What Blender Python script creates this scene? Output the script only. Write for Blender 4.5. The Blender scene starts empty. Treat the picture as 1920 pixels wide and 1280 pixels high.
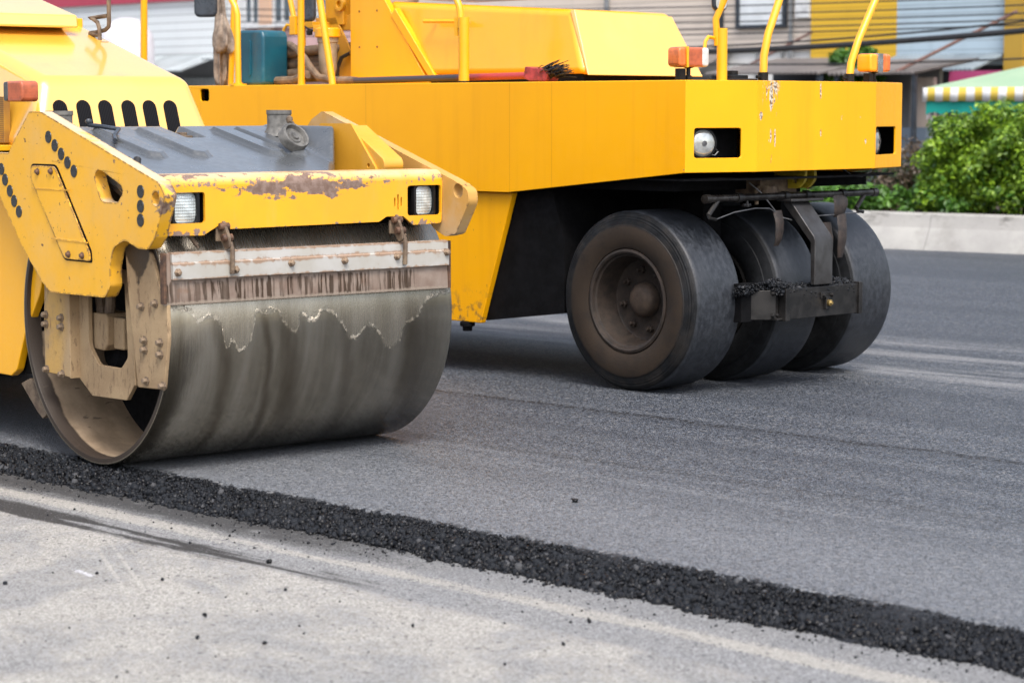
import bpy, bmesh, math, random
import numpy as np
from mathutils import Vector, Matrix
from mathutils.geometry import tessellate_polygon
random.seed(7); RNG = np.random.default_rng(11)
S = bpy.context.scene
COL = S.collection
R = math.radians

# ------------------------------------------------------------------ camera
cam = bpy.data.cameras.new('camera'); camo = bpy.data.objects.new('camera', cam); COL.objects.link(camo)
camo.location = (0, 0, 1.54)
camo.rotation_euler = (R(90) - math.atan((640 - 205) / 4300), 0, 0)
cam.sensor_width = 36; cam.lens = 4300 / 1920 * 36
cam.clip_start = .1; cam.clip_end = 900
cam.dof.use_dof = True; cam.dof.focus_distance = 11.0; cam.dof.aperture_fstop = 3.6
S.camera = camo
S.render.resolution_x = 1024; S.render.resolution_y = 682

# ------------------------------------------------------------------ light
SUN_EL, SUN_AZ = R(56), R(166)            # azimuth from +Y clockwise: behind the camera, to its right
W = bpy.data.worlds.new('World'); S.world = W; W.use_nodes = True
wn = W.node_tree; bg = wn.nodes['Background']
sky = wn.nodes.new('ShaderNodeTexSky'); sky.sky_type = 'NISHITA'; sky.sun_disc = False
sky.sun_elevation = SUN_EL; sky.sun_rotation = SUN_AZ
sky.air_density = 1.0; sky.dust_density = 4.0; sky.ozone_density = 1.0
hs = wn.nodes.new('ShaderNodeHueSaturation'); hs.inputs['Saturation'].default_value = .62
wn.links.new(sky.outputs[0], hs.inputs['Color']); wn.links.new(hs.outputs[0], bg.inputs[0])
bg.inputs[1].default_value = .15
sl = bpy.data.lights.new('sun', 'SUN'); sl.energy = 1.2; sl.angle = R(24); sl.color = (1, .96, .9)
so = bpy.data.objects.new('sun', sl); COL.objects.link(so)
sd = Vector((math.sin(SUN_AZ) * math.cos(SUN_EL), math.cos(SUN_AZ) * math.cos(SUN_EL), math.sin(SUN_EL)))
so.rotation_euler = sd.to_track_quat('Z', 'Y').to_euler(); so.location = (0, -5, 30)
S.view_settings.view_transform = 'Standard'; S.view_settings.look = 'None'
S.view_settings.gamma = 1; S.view_settings.use_curve_mapping = False
S.view_settings.exposure = 1.12

# ------------------------------------------------------------------ mesh helpers
BASIS = {'xz': (Vector((1, 0, 0)), Vector((0, 0, 1)), Vector((0, 1, 0))),
         'yz': (Vector((0, 1, 0)), Vector((0, 0, 1)), Vector((1, 0, 0))),
         'xy': (Vector((1, 0, 0)), Vector((0, 1, 0)), Vector((0, 0, 1)))}

def rounded(pts, r, n=5):
    """fillet the corners of a closed 2D outline; r is one radius or a list"""
    out = []; N = len(pts)
    for i in range(N):
        p = Vector(pts[i]); a = Vector(pts[i - 1]); b = Vector(pts[(i + 1) % N])
        rr = r[i] if isinstance(r, (list, tuple)) else r
        if rr <= 0: out.append(tuple(p)); continue
        da = (a - p); db = (b - p); la, lb = da.length, db.length
        da.normalize(); db.normalize()
        ang = da.angle(db); t = min(rr / max(math.tan(ang / 2), .05), la * .48, lb * .48)
        p0, p2 = p + da * t, p + db * t
        for k in range(n + 1):
            s = k / n
            out.append(tuple((1 - s) ** 2 * p0 + 2 * s * (1 - s) * p + s * s * p2))
    return out

def circle2(cx, cy, r, n=20):
    return [(cx + r * math.cos(2 * math.pi * k / n), cy + r * math.sin(2 * math.pi * k / n)) for k in range(n)]

def rrect(x0, x1, y0, y1, r, n=4):
    return rounded([(x0, y0), (x1, y0), (x1, y1), (x0, y1)], r, n)

class MB:
    def __init__(s): s.bm = bmesh.new()
    def box(s, x0, x1, y0, y1, z0, z1, m=None):
        vs = [s.bm.verts.new((x, y, z)) for x in (x0, x1) for y in (y0, y1) for z in (z0, z1)]
        for f in ((0, 1, 3, 2), (4, 6, 7, 5), (0, 4, 5, 1), (2, 3, 7, 6), (0, 2, 6, 4), (1, 5, 7, 3)):
            s.bm.faces.new([vs[i] for i in f])
        if m is not None:
            for v in vs: v.co = m @ v.co
        return s
    def hull(s, bottom, top):
        """loft between two point loops of equal length, capped"""
        a = [s.bm.verts.new(p) for p in bottom]; b = [s.bm.verts.new(p) for p in top]; n = len(a)
        for i in range(n): s.bm.faces.new((a[i], a[(i + 1) % n], b[(i + 1) % n], b[i]))
        s.bm.faces.new(a[::-1]); s.bm.faces.new(b)
        return s
    def prism(s, outer, holes=(), plane='xz', lo=0., hi=1., o=(0, 0, 0)):
        u, v, n = BASIS[plane] if isinstance(plane, str) else plane
        o = Vector(o)
        loops = [[(p[0], p[1]) for p in lp] for lp in [outer] + list(holes)]
        tv = [p for lp in loops for p in lp]
        if len(loops) == 1: tf = [list(range(len(tv)))]
        else: tf = [list(f) for f in tessellate_polygon([[Vector((p[0], p[1], 0)) for p in lp] for lp in loops])]
        P = lambda p, h: o + u * p[0] + v * p[1] + n * h
        A = [s.bm.verts.new(P(p, lo)) for p in tv]; B = [s.bm.verts.new(P(p, hi)) for p in tv]
        new = []
        for f in tf:
            if len(set(f)) < 3: continue
            new.append(s.bm.faces.new([A[i] for i in f])); new.append(s.bm.faces.new([B[i] for i in reversed(f)]))
        k = 0
        for lp in loops:
            c = len(lp)
            for i in range(c):
                j = (i + 1) % c
                new.append(s.bm.faces.new((A[k + i], A[k + j], B[k + j], B[k + i])))
            k += c
        bmesh.ops.recalc_face_normals(s.bm, faces=new)
        return s
    def tube(s, pts, r, seg=10, closed=False):
        P = [Vector(p) for p in pts]; n = len(P); rings = []
        up = Vector((0, 0, 1)); prev = None
        for i in range(n):
            if closed: d = P[(i + 1) % n] - P[i - 1]
            else: d = P[min(i + 1, n - 1)] - P[max(i - 1, 0)]
            d.normalize()
            if prev is None:
                a = up if abs(d.dot(up)) < .9 else Vector((1, 0, 0))
                e1 = d.cross(a).normalized()
            else:
                e1 = (prev - d * prev.dot(d)).normalized()
            prev = e1; e2 = d.cross(e1)
            rr = r[i] if isinstance(r, (list, tuple)) else r
            rings.append([s.bm.verts.new(P[i] + (e1 * math.cos(2 * math.pi * k / seg) + e2 * math.sin(2 * math.pi * k / seg)) * rr) for k in range(seg)])
        for i in range(n if closed else n - 1):
            a, b = rings[i], rings[(i + 1) % n]
            for k in range(seg): s.bm.faces.new((a[k], a[(k + 1) % seg], b[(k + 1) % seg], b[k]))
        if not closed:
            s.bm.faces.new(rings[0][::-1]); s.bm.faces.new(rings[-1])
        return s
    def lathe(s, prof, axis='y', c=(0, 0, 0), seg=48, closed=False, m=None):
        """prof: (radius, height along axis)"""
        c = Vector(c); rings = []
        for r, h in prof:
            ring = []
            for k in range(seg):
                a = 2 * math.pi * k / seg; ca, sa = r * math.cos(a), r * math.sin(a)
                p = {'y': Vector((ca, h, sa)), 'x': Vector((h, ca, sa)), 'z': Vector((ca, sa, h))}[axis]
                ring.append(p)
            rings.append(ring)
        V = []
        for (r, h), ring in zip(prof, rings):
            if r < 1e-6:
                p = ring[0]; p = (m @ p if m is not None else p) + c
                V.append([s.bm.verts.new(p)])
            else:
                V.append([s.bm.verts.new((m @ p if m is not None else p) + c) for p in ring])
        N = len(V)
        for i in range(N if closed else N - 1):
            a, b = V[i], V[(i + 1) % N]
            for k in range(seg):
                j = (k + 1) % seg
                if len(a) == 1 and len(b) == 1: continue
                if len(a) == 1: s.bm.faces.new((a[0], b[j], b[k]))
                elif len(b) == 1: s.bm.faces.new((a[k], a[j], b[0]))
                else: s.bm.faces.new((a[k], a[j], b[j], b[k]))
        return s
    def build(s, name, m, parent=None, bevel=0., seg=2, angle=35, smooth=True):
        bmesh.ops.recalc_face_normals(s.bm, faces=list(s.bm.faces))
        me = bpy.data.meshes.new(name); s.bm.to_mesh(me); s.bm.free()
        if smooth:
            me.shade_smooth(); me.set_sharp_from_angle(angle=R(angle))
        return link(name, me, m, parent, bevel, seg)

def link(name, me, m, parent=None, bevel=0., seg=2):
    if m is not None and not me.materials: me.materials.append(m)
    o = bpy.data.objects.new(name, me); COL.objects.link(o)
    if parent is not None: o.parent = parent
    if bevel > 0:
        b = o.modifiers.new('bevel', 'BEVEL'); b.width = bevel; b.segments = seg
        b.limit_method = 'ANGLE'; b.angle_limit = R(40); b.harden_normals = True
    return o

def npmesh(name, V, F, tint=None, smooth=False):
    me = bpy.data.meshes.new(name)
    k = F.shape[1]
    me.vertices.add(len(V)); me.vertices.foreach_set('co', np.asarray(V, np.float32).ravel())
    me.loops.add(F.size); me.loops.foreach_set('vertex_index', np.asarray(F, np.int32).ravel())
    me.polygons.add(len(F)); me.polygons.foreach_set('loop_start', np.arange(0, F.size, k, dtype=np.int32))
    me.polygons.foreach_set('loop_total', np.full(len(F), k, np.int32))
    me.update(calc_edges=True)
    if tint is not None:
        at = me.attributes.new('tint', 'FLOAT', 'FACE'); at.data.foreach_set('value', np.asarray(tint, np.float32))
    if smooth: me.shade_smooth()
    me.validate()
    return me

def empty(name, loc, rz=0, label=None, cat=None, group=None):
    o = bpy.data.objects.new(name, None); COL.objects.link(o)
    o.location = loc; o.rotation_euler = (0, 0, rz); o.empty_display_size = .2
    return tag(o, label, cat, group) if label else o

def tag(o, label=None, cat=None, group=None, kind=None):
    if label: o['label'] = label
    if cat: o['category'] = cat
    if group: o['group'] = group
    if kind: o['kind'] = kind
    return o

def copyof(src, parent=None, loc=None):
    c = src.copy(); COL.objects.link(c)
    if parent is not None: c.parent = parent
    if loc is not None: c.location = loc
    return c

# ------------------------------------------------------------------ material helper
class M:
    def __init__(s, name):
        s.mat = bpy.data.materials.new(name); s.mat.use_nodes = True
        s.t = s.mat.node_tree; s.b = s.t.nodes['Principled BSDF']; s._tc = None
    def n(s, typ, **kw):
        nd = s.t.nodes.new('ShaderNode' + typ)
        for k, v in kw.items(): setattr(nd, k, v)
        return nd
    def put(s, sock, val):
        if isinstance(val, bpy.types.NodeSocket): s.t.links.new(val, sock)
        else:
            if sock.type == 'RGBA' and len(val) == 3: val = (*val, 1)
            sock.default_value = val
    def co(s, scale=(1, 1, 1), rot=(0, 0, 0)):
        if s._tc is None: s._tc = s.n('TexCoord')
        mp = s.n('Mapping'); s.t.links.new(s._tc.outputs['Object'], mp.inputs[0])
        mp.inputs['Scale'].default_value = scale; mp.inputs['Rotation'].default_value = rot
        return mp.outputs[0]
    def xyz(s):
        q = s.n('SeparateXYZ'); s.t.links.new(s.co(), q.inputs[0]); return q.outputs
    def vec(s, x, y, z):
        q = s.n('CombineXYZ')
        for i, v in enumerate((x, y, z)): s.put(q.inputs[i], v)
        return q.outputs[0]
    def noise(s, scale=5., detail=4., rough=.6, st=(1, 1, 1), dist=0., co=None, rot=(0, 0, 0)):
        q = s.n('TexNoise'); s.t.links.new(co or s.co(st, rot), q.inputs['Vector'])
        q.inputs['Scale'].default_value = scale; q.inputs['Detail'].default_value = detail
        q.inputs['Roughness'].default_value = rough; q.inputs['Distortion'].default_value = dist
        return q.outputs['Fac']
    def vor(s, scale=50., st=(1, 1, 1), out='Distance', feature='F1'):
        q = s.n('TexVoronoi', feature=feature); s.t.links.new(s.co(st), q.inputs['Vector'])
        q.inputs['Scale'].default_value = scale; return q.outputs[out]
    def rand(s, scale=50., st=(1, 1, 1)):
        q = s.n('SeparateColor'); s.t.links.new(s.vor(scale, st, 'Color'), q.inputs[0]); return q.outputs[0]
    def ramp(s, x, a, b, lo=0., hi=1.):
        q = s.n('MapRange', interpolation_type='SMOOTHSTEP')
        if a > b: a, b, lo, hi = b, a, hi, lo
        s.put(q.inputs[0], x); q.inputs[1].default_value = a; q.inputs[2].default_value = b
        q.inputs[3].default_value = lo; q.inputs[4].default_value = hi
        return q.outputs[0]
    def m(s, op, a, b=0., c=0.):
        q = s.n('Math', operation=op); s.put(q.inputs[0], a); s.put(q.inputs[1], b)
        if op in ('MULTIPLY_ADD',): s.put(q.inputs[2], c)
        return q.outputs[0]
    def mul(s, *a):
        r = a[0]
        for x in a[1:]: r = s.m('MULTIPLY', r, x)
        return r
    def add(s, *a):
        r = a[0]
        for x in a[1:]: r = s.m('ADD', r, x)
        return r
    def mx(s, a, b): return s.m('MAXIMUM', a, b)
    def mix(s, f, a, b):
        q = s.n('Mix', data_type='RGBA'); s.put(q.inputs['Factor'], f)
        s.put(q.inputs[6], a); s.put(q.inputs[7], b); return q.outputs[2]
    def attr(s, name='tint'):
        q = s.n('Attribute', attribute_name=name); return q.outputs['Fac']
    def edge(s, radius=.012):
        bv = s.n('Bevel', samples=4); bv.inputs[0].default_value = radius
        g = s.n('NewGeometry'); d = s.n('VectorMath', operation='DOT_PRODUCT')
        s.t.links.new(bv.outputs[0], d.inputs[0]); s.t.links.new(g.outputs['Normal'], d.inputs[1])
        return s.m('SUBTRACT', 1., d.outputs['Value'])
    def bump(s, h, strength=.3, dist=.01):
        q = s.n('Bump'); q.inputs['Strength'].default_value = strength; q.inputs['Distance'].default_value = dist
        s.put(q.inputs['Height'], h); s.t.links.new(q.outputs[0], s.b.inputs['Normal']); return s
    def set(s, col=None, rough=None, metal=None, coat=None, coatr=.1, spec=None, trans=None):
        I = s.b.inputs
        if col is not None: s.put(I['Base Color'], col)
        if rough is not None: s.put(I['Roughness'], rough)
        if metal is not None: s.put(I['Metallic'], metal)
        if coat is not None: s.put(I['Coat Weight'], coat); I['Coat Roughness'].default_value = coatr
        if spec is not None: s.put(I['Specular IOR Level'], spec)
        if trans is not None: s.put(I['Transmission Weight'], trans)
        return s

def simple(name, col, rough=.5, metal=0., var=.12, scale=8., dark=None, bump=0., spec=None):
    m = M(name); f = m.noise(scale, 5)
    d = dark or tuple(c * (1 - 3 * var) for c in col)
    m.set(m.mix(m.ramp(f, .3, .7), d, col), m.ramp(m.noise(scale * 3, 3), .2, .8, max(rough - .1, .05), min(rough + .12, 1)), metal, spec=spec)
    if bump: m.bump(m.noise(scale * 12, 3), bump, .004)
    return m.mat

YEL = (.84, .40, .001); YEL_DUSK = (.60, .27, .006); RUST = (.10, .05, .032); DUST = (.48, .36, .23)

def yellow(name, base=YEL, wear=0., dust=.15, coat=.5, chips=.0, rough=.35, nose=False, bumpy=.05):
    m = M(name)
    big = m.noise(1.3, 4); streak = m.noise(6, 5, st=(1, 1, .12)); fine = m.noise(60, 4)
    c = m.mix(m.mul(m.ramp(big, .35, .7), .5), base, tuple(x * k for x, k in zip(base, (.86, .84, 1.)))) 
    c = m.mix(m.mul(m.ramp(streak, .52, .75), .35), c, tuple(x * .72 for x in base))
    dm = m.mul(m.ramp(m.noise(2.2, 6, .65), .42, .75), dust)
    c = m.mix(dm, c, DUST)
    wearm = None
    if chips > 0:
        wearm = m.mul(m.ramp(m.noise(26, 5, .7), .72 - chips * .12, .74 - chips * .1), m.ramp(m.noise(3, 3), .42, .55))
        c = m.mix(wearm, c, RUST)
    if nose:
        x, y, z = m.xyz()
        g = m.add(m.mul(m.ramp(x, .58, .74), .30), m.mul(m.ramp(m.m('ABSOLUTE', m.m('SUBTRACT', m.m('SQRT', m.add(m.m('POWER', m.m('SUBTRACT', x, .30), 2.), m.m('POWER', m.m('SUBTRACT', z, 1.215), 2.))), .12)), .07, .0), .14))
        k = m.ramp(m.add(m.noise(17, 6, .72), g), .74, .78)
        c = m.mix(k, c, m.mix(m.ramp(m.noise(40, 3), .4, .6), (.13, .075, .05), (.24, .165, .12))); wearm = m.mx(wearm, k)
        tp = m.n('NewGeometry'); sn = m.n('SeparateXYZ'); m.t.links.new(tp.outputs['Normal'], sn.inputs[0])
        c = m.mix(m.mul(m.ramp(sn.outputs[2], .6, .9), m.ramp(m.noise(5, 4), .3, .5), .7), c, (.60, .50, .36))
    if wear > 0:
        e = m.mul(m.ramp(m.edge(.016), .01, .10), m.ramp(m.noise(26, 5, .7), .66 - wear * .3, .72 - wear * .3))
        c = m.mix(e, c, RUST); wearm = e if wearm is None else m.mx(e, wearm)
    r = m.ramp(fine, .3, .7, rough - (.06 if bumpy else .01), rough + (.1 if bumpy else .02))
    if wearm is not None: r = m.mx(r, m.mul(wearm, .8))
    m.set(c, r, 0., coat, .12)
    if coat >= .9: m.b.inputs['Coat IOR'].default_value = 2.3
    if bumpy: m.bump(m.noise(5, 3), bumpy, .01)
    return m.mat

# ------------------------------------------------------------------ shared materials
M_PAINT = yellow('roller_yellow', YEL, dust=.06, coat=.35)
M_WORN = yellow('worn_yellow', (.76, .385, .006), wear=.75, dust=.30, coat=.15, chips=.75, rough=.42, nose=True)
M_HOOD = yellow('hood_yellow_sheen', (.84, .46, .045), dust=.08, coat=1., rough=.3, bumpy=0)  # paler than the machine paint: sky sheen put into the base colour
M_DUSTY = yellow('dusty_yellow', (.50, .27, .06), wear=.4, dust=.9, coat=0., chips=.3, rough=.65, nose=False)
M_BLACK = simple('black_steel', (.008, .008, .009), .5, 0., .2, 6, spec=.3)
M_DARK = simple('grimy_dark_steel', (.024, .022, .021), .45, .3, .25, 10, spec=.5)
M_BARST = simple('oily_bar_steel', (.07, .065, .06), .32, .7, .25, 14, dark=(.02, .016, .014))
M_RUSTY = simple('rusty_steel', (.16, .085, .05), .65, .3, .25, 30, dark=(.05, .03, .022), bump=.3)
M_BROWNST = simple('dusty_brown_steel', (.20, .145, .095), .7, .1, .2, 18, dark=(.07, .045, .03), bump=.25)
M_GREY = simple('worn_grey_steel', (.16, .16, .165), .42, .6, .2, 14)
M_CHROME = simple('bright_metal', (.75, .75, .75), .2, 1., .05, 10)
M_BRASS = simple('brass', (.5, .35, .13), .35, .9, .15, 20)
M_STICK = simple('black_sticker', (.02, .022, .025), .28, 0., .1, 10)
M_RUBBER = simple('black_rubber', (.022, .022, .024), .55, 0., .2, 20)
M_MIRRORBACK = simple('grey_black_plastic', (.045, .055, .07), .3, 0., .15, 12)
M_DIRTSHADE = simple('dirt_and_shade_black', (.005, .005, .006), .8, 0., .2, 12, spec=.12)  # grimy parts; also niches and gaps, their inner shade put into this black

def glass(name, col=(.62, .68, .68), grid=True, metal=.25):
    m = M(name)
    x, y, z = m.xyz()
    g = m.add(m.m('SINE', m.mul(y, 700.)), m.m('SINE', m.mul(z, 500.)))
    m.set(m.mix(m.ramp(m.noise(18, 3), .35, .7), col, tuple(c * .62 for c in col)), .12, metal, 1., .03, .8)
    if grid: m.bump(g, .35, .002)
    return m.mat
M_LENS = glass('headlight_glass'); M_LENSR = glass('round_headlight_glass', (.58, .60, .58), False, .5)
def plastic(name, col, rough=.25):
    m = M(name); x, y, z = m.xyz()
    m.set(m.mix(m.ramp(m.noise(25, 4), .4, .7), col, tuple(c * .7 for c in col)), rough, 0., .6, .1)
    m.bump(m.m('SINE', m.mul(z, 900.)), .12, .002); return m.mat
M_ORANGE = plastic('orange_lens', (.75, .17, .03)); M_CLEARL = plastic('clear_lens', (.62, .62, .6))
M_OLDORANGE = plastic('weathered_orange_lens', (.45, .10, .035), .5)

# ------------------------------------------------------------------ ground
ROAD_O = Vector((0, 8.18, 0)); ROAD_RZ = R(-44.5)
RX = Vector((math.cos(ROAD_RZ), math.sin(ROAD_RZ), 0)); RY = Vector((-RX.y, RX.x, 0))
def road_pt(x, y, z=0.): return ROAD_O + RX * x + RY * y + Vector((0, 0, z))
Z_OLD = -.062

def mat_asphalt():
    m = M('fresh_asphalt'); x, y, z = m.xyz()
    wob = m.mul(m.m('SUBTRACT', m.noise(.9, 4), .5), .5)
    yy = m.add(y, wob)
    stone = m.rand(150); stone2 = m.rand(80)
    big = m.noise(.7, 5, st=(.35, 1, 1)); roll = m.noise(3.2, 5, st=(.06, 1, 1))
    c = m.mix(m.ramp(stone, .15, .95), (.014, .0172, .0225), (.112, .125, .150))
    c = m.mix(m.mul(m.ramp(stone2, .82, .97), .55), c, (.21, .205, .20))
    c = m.mix(m.mul(m.ramp(stone2, .22, .10), .6), c, (.012, .012, .014))
    # dust film left by the rollers in long streaks, thickest near the open edge
    film = m.mul(m.ramp(roll, .35, .72), m.ramp(big, .3, .7, .35, 1.))
    near = m.ramp(yy, 2.3, .4)
    c = m.mix(m.mul(m.add(m.mul(film, m.ramp(yy, 5.5, 1.5, .05, .22)), m.mul(near, .34)), m.ramp(stone, .1, .5, .4, 1.)), c, (.25, .258, .27))
    band = m.noise(1.7, 4, .6, st=(.035, 1, 1)); c = m.mix(m.mul(m.ramp(band, .42, .62), m.ramp(yy, .6, 1.4), .45), c, m.mix(stone, (.012, .0145, .019), (.066, .074, .090)))
    # rough seam between two passes and a second, fainter one
    for sy, wd, st in ((2.82, .07, .9), (1.55, .10, .45)):
        d = m.m('ABSOLUTE', m.m('SUBTRACT', m.add(y, m.mul(m.m('SUBTRACT', m.noise(3, 3), .5), .16)), sy))
        c = m.mix(m.mul(m.ramp(d, wd, .0), m.ramp(m.rand(60), .35, .5), st), c, (.012, .012, .013))
    # far lane powdered with pale dust
    pale = m.mul(m.ramp(yy, 4.7, 5.5), m.ramp(yy, 7.4, 6.4), m.ramp(m.noise(3, 6, .7, st=(.10, 1, 1)), .36, .70))
    c = m.mix(m.mul(pale, .55, m.ramp(stone, .0, .8, .5, 1.)), c, (.42, .415, .41))
    c = m.mix(m.ramp(m.add(y, m.mul(m.m('SUBTRACT', m.noise(9, 6, .75), .5), .22), m.mul(m.m('SUBTRACT', stone2, .5), .05)), .06, .0), c, m.mix(stone, (.006, .0065, .008), (.022, .024, .028)))
    m.set(c, m.ramp(stone, 0, 1, .48, .68), 0., 0., .1, .22)
    h = m.add(m.mul(m.vor(115), 1.), m.mul(m.noise(90, 3), .6), m.mul(m.noise(10, 3), .15))
    m.bump(h, .75, .006)
    return m.mat

def mat_old():
    m = M('old_road'); x, y, z = m.xyz()
    wob = m.m('SUBTRACT', m.noise(1.3, 5, .65, st=(.5, 1, 1)), .5)
    yy = m.add(y, m.mul(wob, .16))
    g = m.rand(175); g3 = m.noise(90, 4, .7)
    sp = m.m('SUBTRACT', m.add(m.mul(g, .5), m.mul(g3, .5)), .5)
    def fuzzy(k, amt=1.2, lo=.30, hi=.62): return m.ramp(m.add(k, m.mul(sp, amt)), lo, hi)
    beige = m.mix(m.ramp(g, .1, .9), (.185, .175, .158), (.42, .405, .375))
    grey = m.mix(m.ramp(g, .1, .9), (.10, .102, .106), (.265, .268, .274))
    patch = m.add(m.mul(m.ramp(m.noise(1.5, 6, .70, dist=.6), .38, .62), .75), m.mul(m.ramp(m.noise(6, 5, .7, st=(.5, 1, 1)), .4, .7), .3))
    c = m.mix(m.mul(fuzzy(m.mul(patch, .85)), .72), beige, grey)
    strip = m.ramp(yy, -.88, -.70)
    c = m.mix(m.mul(fuzzy(strip, .8), .8), c, grey)
    streak = m.noise(5, 5, .7, st=(.12, 1, 1))
    band = m.mul(m.ramp(yy, -.62, -.54), m.ramp(yy, -.42, -.52), m.ramp(streak, .30, .55))
    c = m.mix(m.mul(fuzzy(band, 1.3), .6), c, m.mix(g, (.28, .262, .228), (.44, .415, .365)))
    lane = m.noise(14, 6, .72, st=(.05, 1, 1))
    reach = m.ramp(m.add(x, m.mul(wob, 1.6)), .5, -1.0)
    dk = m.mul(m.ramp(yy, -.86, -.76), m.ramp(yy, -.60, -.69), m.ramp(m.add(lane, m.mul(m.m('SUBTRACT', m.noise(3.5, 5, .7, st=(.4, 1, 1)), .5), .5)), .35, .58), m.add(.10, m.mul(reach, 1.1)))
    c = m.mix(m.mul(fuzzy(dk, 1.1), .92), c, (.022, .020, .019))
    tack = m.mul(m.ramp(yy, -.52, -.34), m.add(.12, m.mul(m.ramp(m.add(x, m.mul(wob, 1.5)), .5, -1.4), 1.0)), m.ramp(m.noise(7, 6, .7, st=(.3, 1, 1)), .22, .50))
    c = m.mix(m.mul(fuzzy(tack, 1.8), .9), c, (.030, .029, .029))
    # pale tyre scuffs running across, an old chalk tick, dark specks
    xs = m.add(m.mul(x, .476), m.mul(y, .879))
    scuff = m.mul(m.ramp(m.m('ABSOLUTE', m.m('SINE', m.mul(xs, 52.))), .80, 1.), m.ramp(m.m('ABSOLUTE', m.add(xs, 1.385)), .10, .07), m.ramp(x, -1.35, -1.1), m.ramp(x, -.2, -.5), m.ramp(m.noise(6, 4), .3, .5))
    c = m.mix(m.mul(fuzzy(m.mul(scuff, .75), 1.3), .4), c, (.42, .40, .36))
    chalk = m.mul(m.ramp(m.m('ABSOLUTE', m.add(y, m.mul(x, .16), 1.41)), .022, .004), m.ramp(m.m('ABSOLUTE', m.add(x, .83)), .10, .03))
    c = m.mix(m.mul(fuzzy(m.mul(chalk, .8), 1.8, .4, .7), .7), c, (.60, .60, .64))
    c = m.mix(m.mul(m.ramp(m.rand(75), .982, .99), .7), c, (.045, .045, .05))
    m.set(c, .85, 0., 0., .1, .3)
    m.bump(m.add(m.vor(170), m.mul(g3, .9), m.mul(m.noise(30, 4), .5)), .55, .005)
    return m.mat

def sheet(name, pts, z, mat):
    o = MB()
    o.bm.faces.new([o.bm.verts.new((p[0], p[1], z)) for p in pts])
    r = o.build(name, mat, smooth=False); r.location = ROAD_O; r.rotation_euler = (0, 0, ROAD_RZ)
    return tag(r, kind='structure')
M_ASPH, M_OLD = mat_asphalt(), mat_old()
sheet('ground', [(-400, -300), (400, -300), (400, 500), (-400, 500)], Z_OLD - .02, simple('far_ground', (.2, .195, .185), .9, 0., .1, 3))
sheet('old_road', [(-40, -14), (40, -14), (40, .3), (-40, .3)], Z_OLD, M_OLD)
# the new layer: top face with an uneven front lip that falls away under the loose stones
lip = MB(); xs = np.linspace(-14, 12, 700)
nz = np.convolve(RNG.normal(0, 1, 760), np.ones(7) / 7, 'same')[:700] * .05
rowa = [lip.bm.verts.new((x, 30, 0)) for x in xs]
rowb = [lip.bm.verts.new((x, 0.03 + d, 0)) for x, d in zip(xs, nz)]
rowc = [lip.bm.verts.new((x, -.03 + d, -.014)) for x, d in zip(xs, nz)]
rowd = [lip.bm.verts.new((x, -.25 + d * 1.3, Z_OLD - .006)) for x, d in zip(xs, nz)]
for i in range(699):
    for a, b in ((rowa, rowb), (rowb, rowc), (rowc, rowd)):
        lip.bm.faces.new((a[i], b[i], b[i + 1], a[i + 1]))
asph = lip.build('new_asphalt_road', M_ASPH, smooth=False); asph.location = ROAD_O; asph.rotation_euler = (0, 0, ROAD_RZ)
tag(asph, kind='structure')
sheet('far_asphalt_road', [(-80, 30), (80, 30), (80, 60), (-80, 60)], -.002, M_ASPH)

# ------------------------------------------------------------------ crushed stone
ICO_V = []; t_ = (1 + 5 ** .5) / 2
for a, b in ((-1, t_), (1, t_), (-1, -t_), (1, -t_)): ICO_V.append((a, b, 0))
for a, b in ((-1, t_), (1, t_), (-1, -t_), (1, -t_)): ICO_V.append((0, a, b))
for a, b in ((t_, -1), (t_, 1), (-t_, -1), (-t_, 1)): ICO_V.append((a, 0, b))
ICO_V = np.array(ICO_V) / math.sqrt(1 + t_ * t_)
ICO_F = np.array([(0, 11, 5), (0, 5, 1), (0, 1, 7), (0, 7, 10), (0, 10, 11), (1, 5, 9), (5, 11, 4), (11, 10, 2), (10, 7, 6), (7, 1, 8),
                  (3, 9, 4), (3, 4, 2), (3, 2, 6), (3, 6, 8), (3, 8, 9), (4, 9, 5), (2, 4, 11), (6, 2, 10), (8, 6, 7), (9, 8, 1)])
def rotmats(n):
    q = RNG.normal(size=(n, 4)); q /= np.linalg.norm(q, axis=1)[:, None]; w, x, y, z = q.T
    return np.stack([1 - 2 * (y * y + z * z), 2 * (x * y - z * w), 2 * (x * z + y * w), 2 * (x * y + z * w), 1 - 2 * (x * x + z * z), 2 * (y * z - x * w),
                     2 * (x * z - y * w), 2 * (y * z + x * w), 1 - 2 * (x * x + y * y)], 1).reshape(n, 3, 3)
def stones(name, P, size, mat):
    n = len(P)
    V = ICO_V[None] * (1 + RNG.uniform(-.38, .38, (n, 12, 1))) * RNG.uniform(.5, 1.35, (n, 1, 3))
    V = np.einsum('nij,nkj->nki', rotmats(n), V) * np.asarray(size)[:, None, None] + P[:, None]
    F = (ICO_F[None] + (np.arange(n) * 12)[:, None, None]).reshape(-1, 3)
    return link(name, npmesh(name, V.reshape(-1, 3), F, np.repeat(RNG.random(n), 20)), mat)
def mat_stone(name, a=(.003, .003, .004), b=(.011, .013, .017)):
    m = M(name); t = m.attr()
    c = m.mix(m.ramp(t, .1, .9), a, b)
    m.set(m.mix(m.mul(m.ramp(t, .95, .98), .5), c, (.10, .10, .105)), m.ramp(t, 0, 1, .28, .8), 0., 0., .1, .24)
    m.bump(m.noise(300, 3), .3, .002); return m.mat
M_STONE = mat_stone('bitumen_coated_stone')
n = 46000
sx = RNG.uniform(-5.5, 4.2, n); u = RNG.beta(1.15, 1.1, n)
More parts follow.
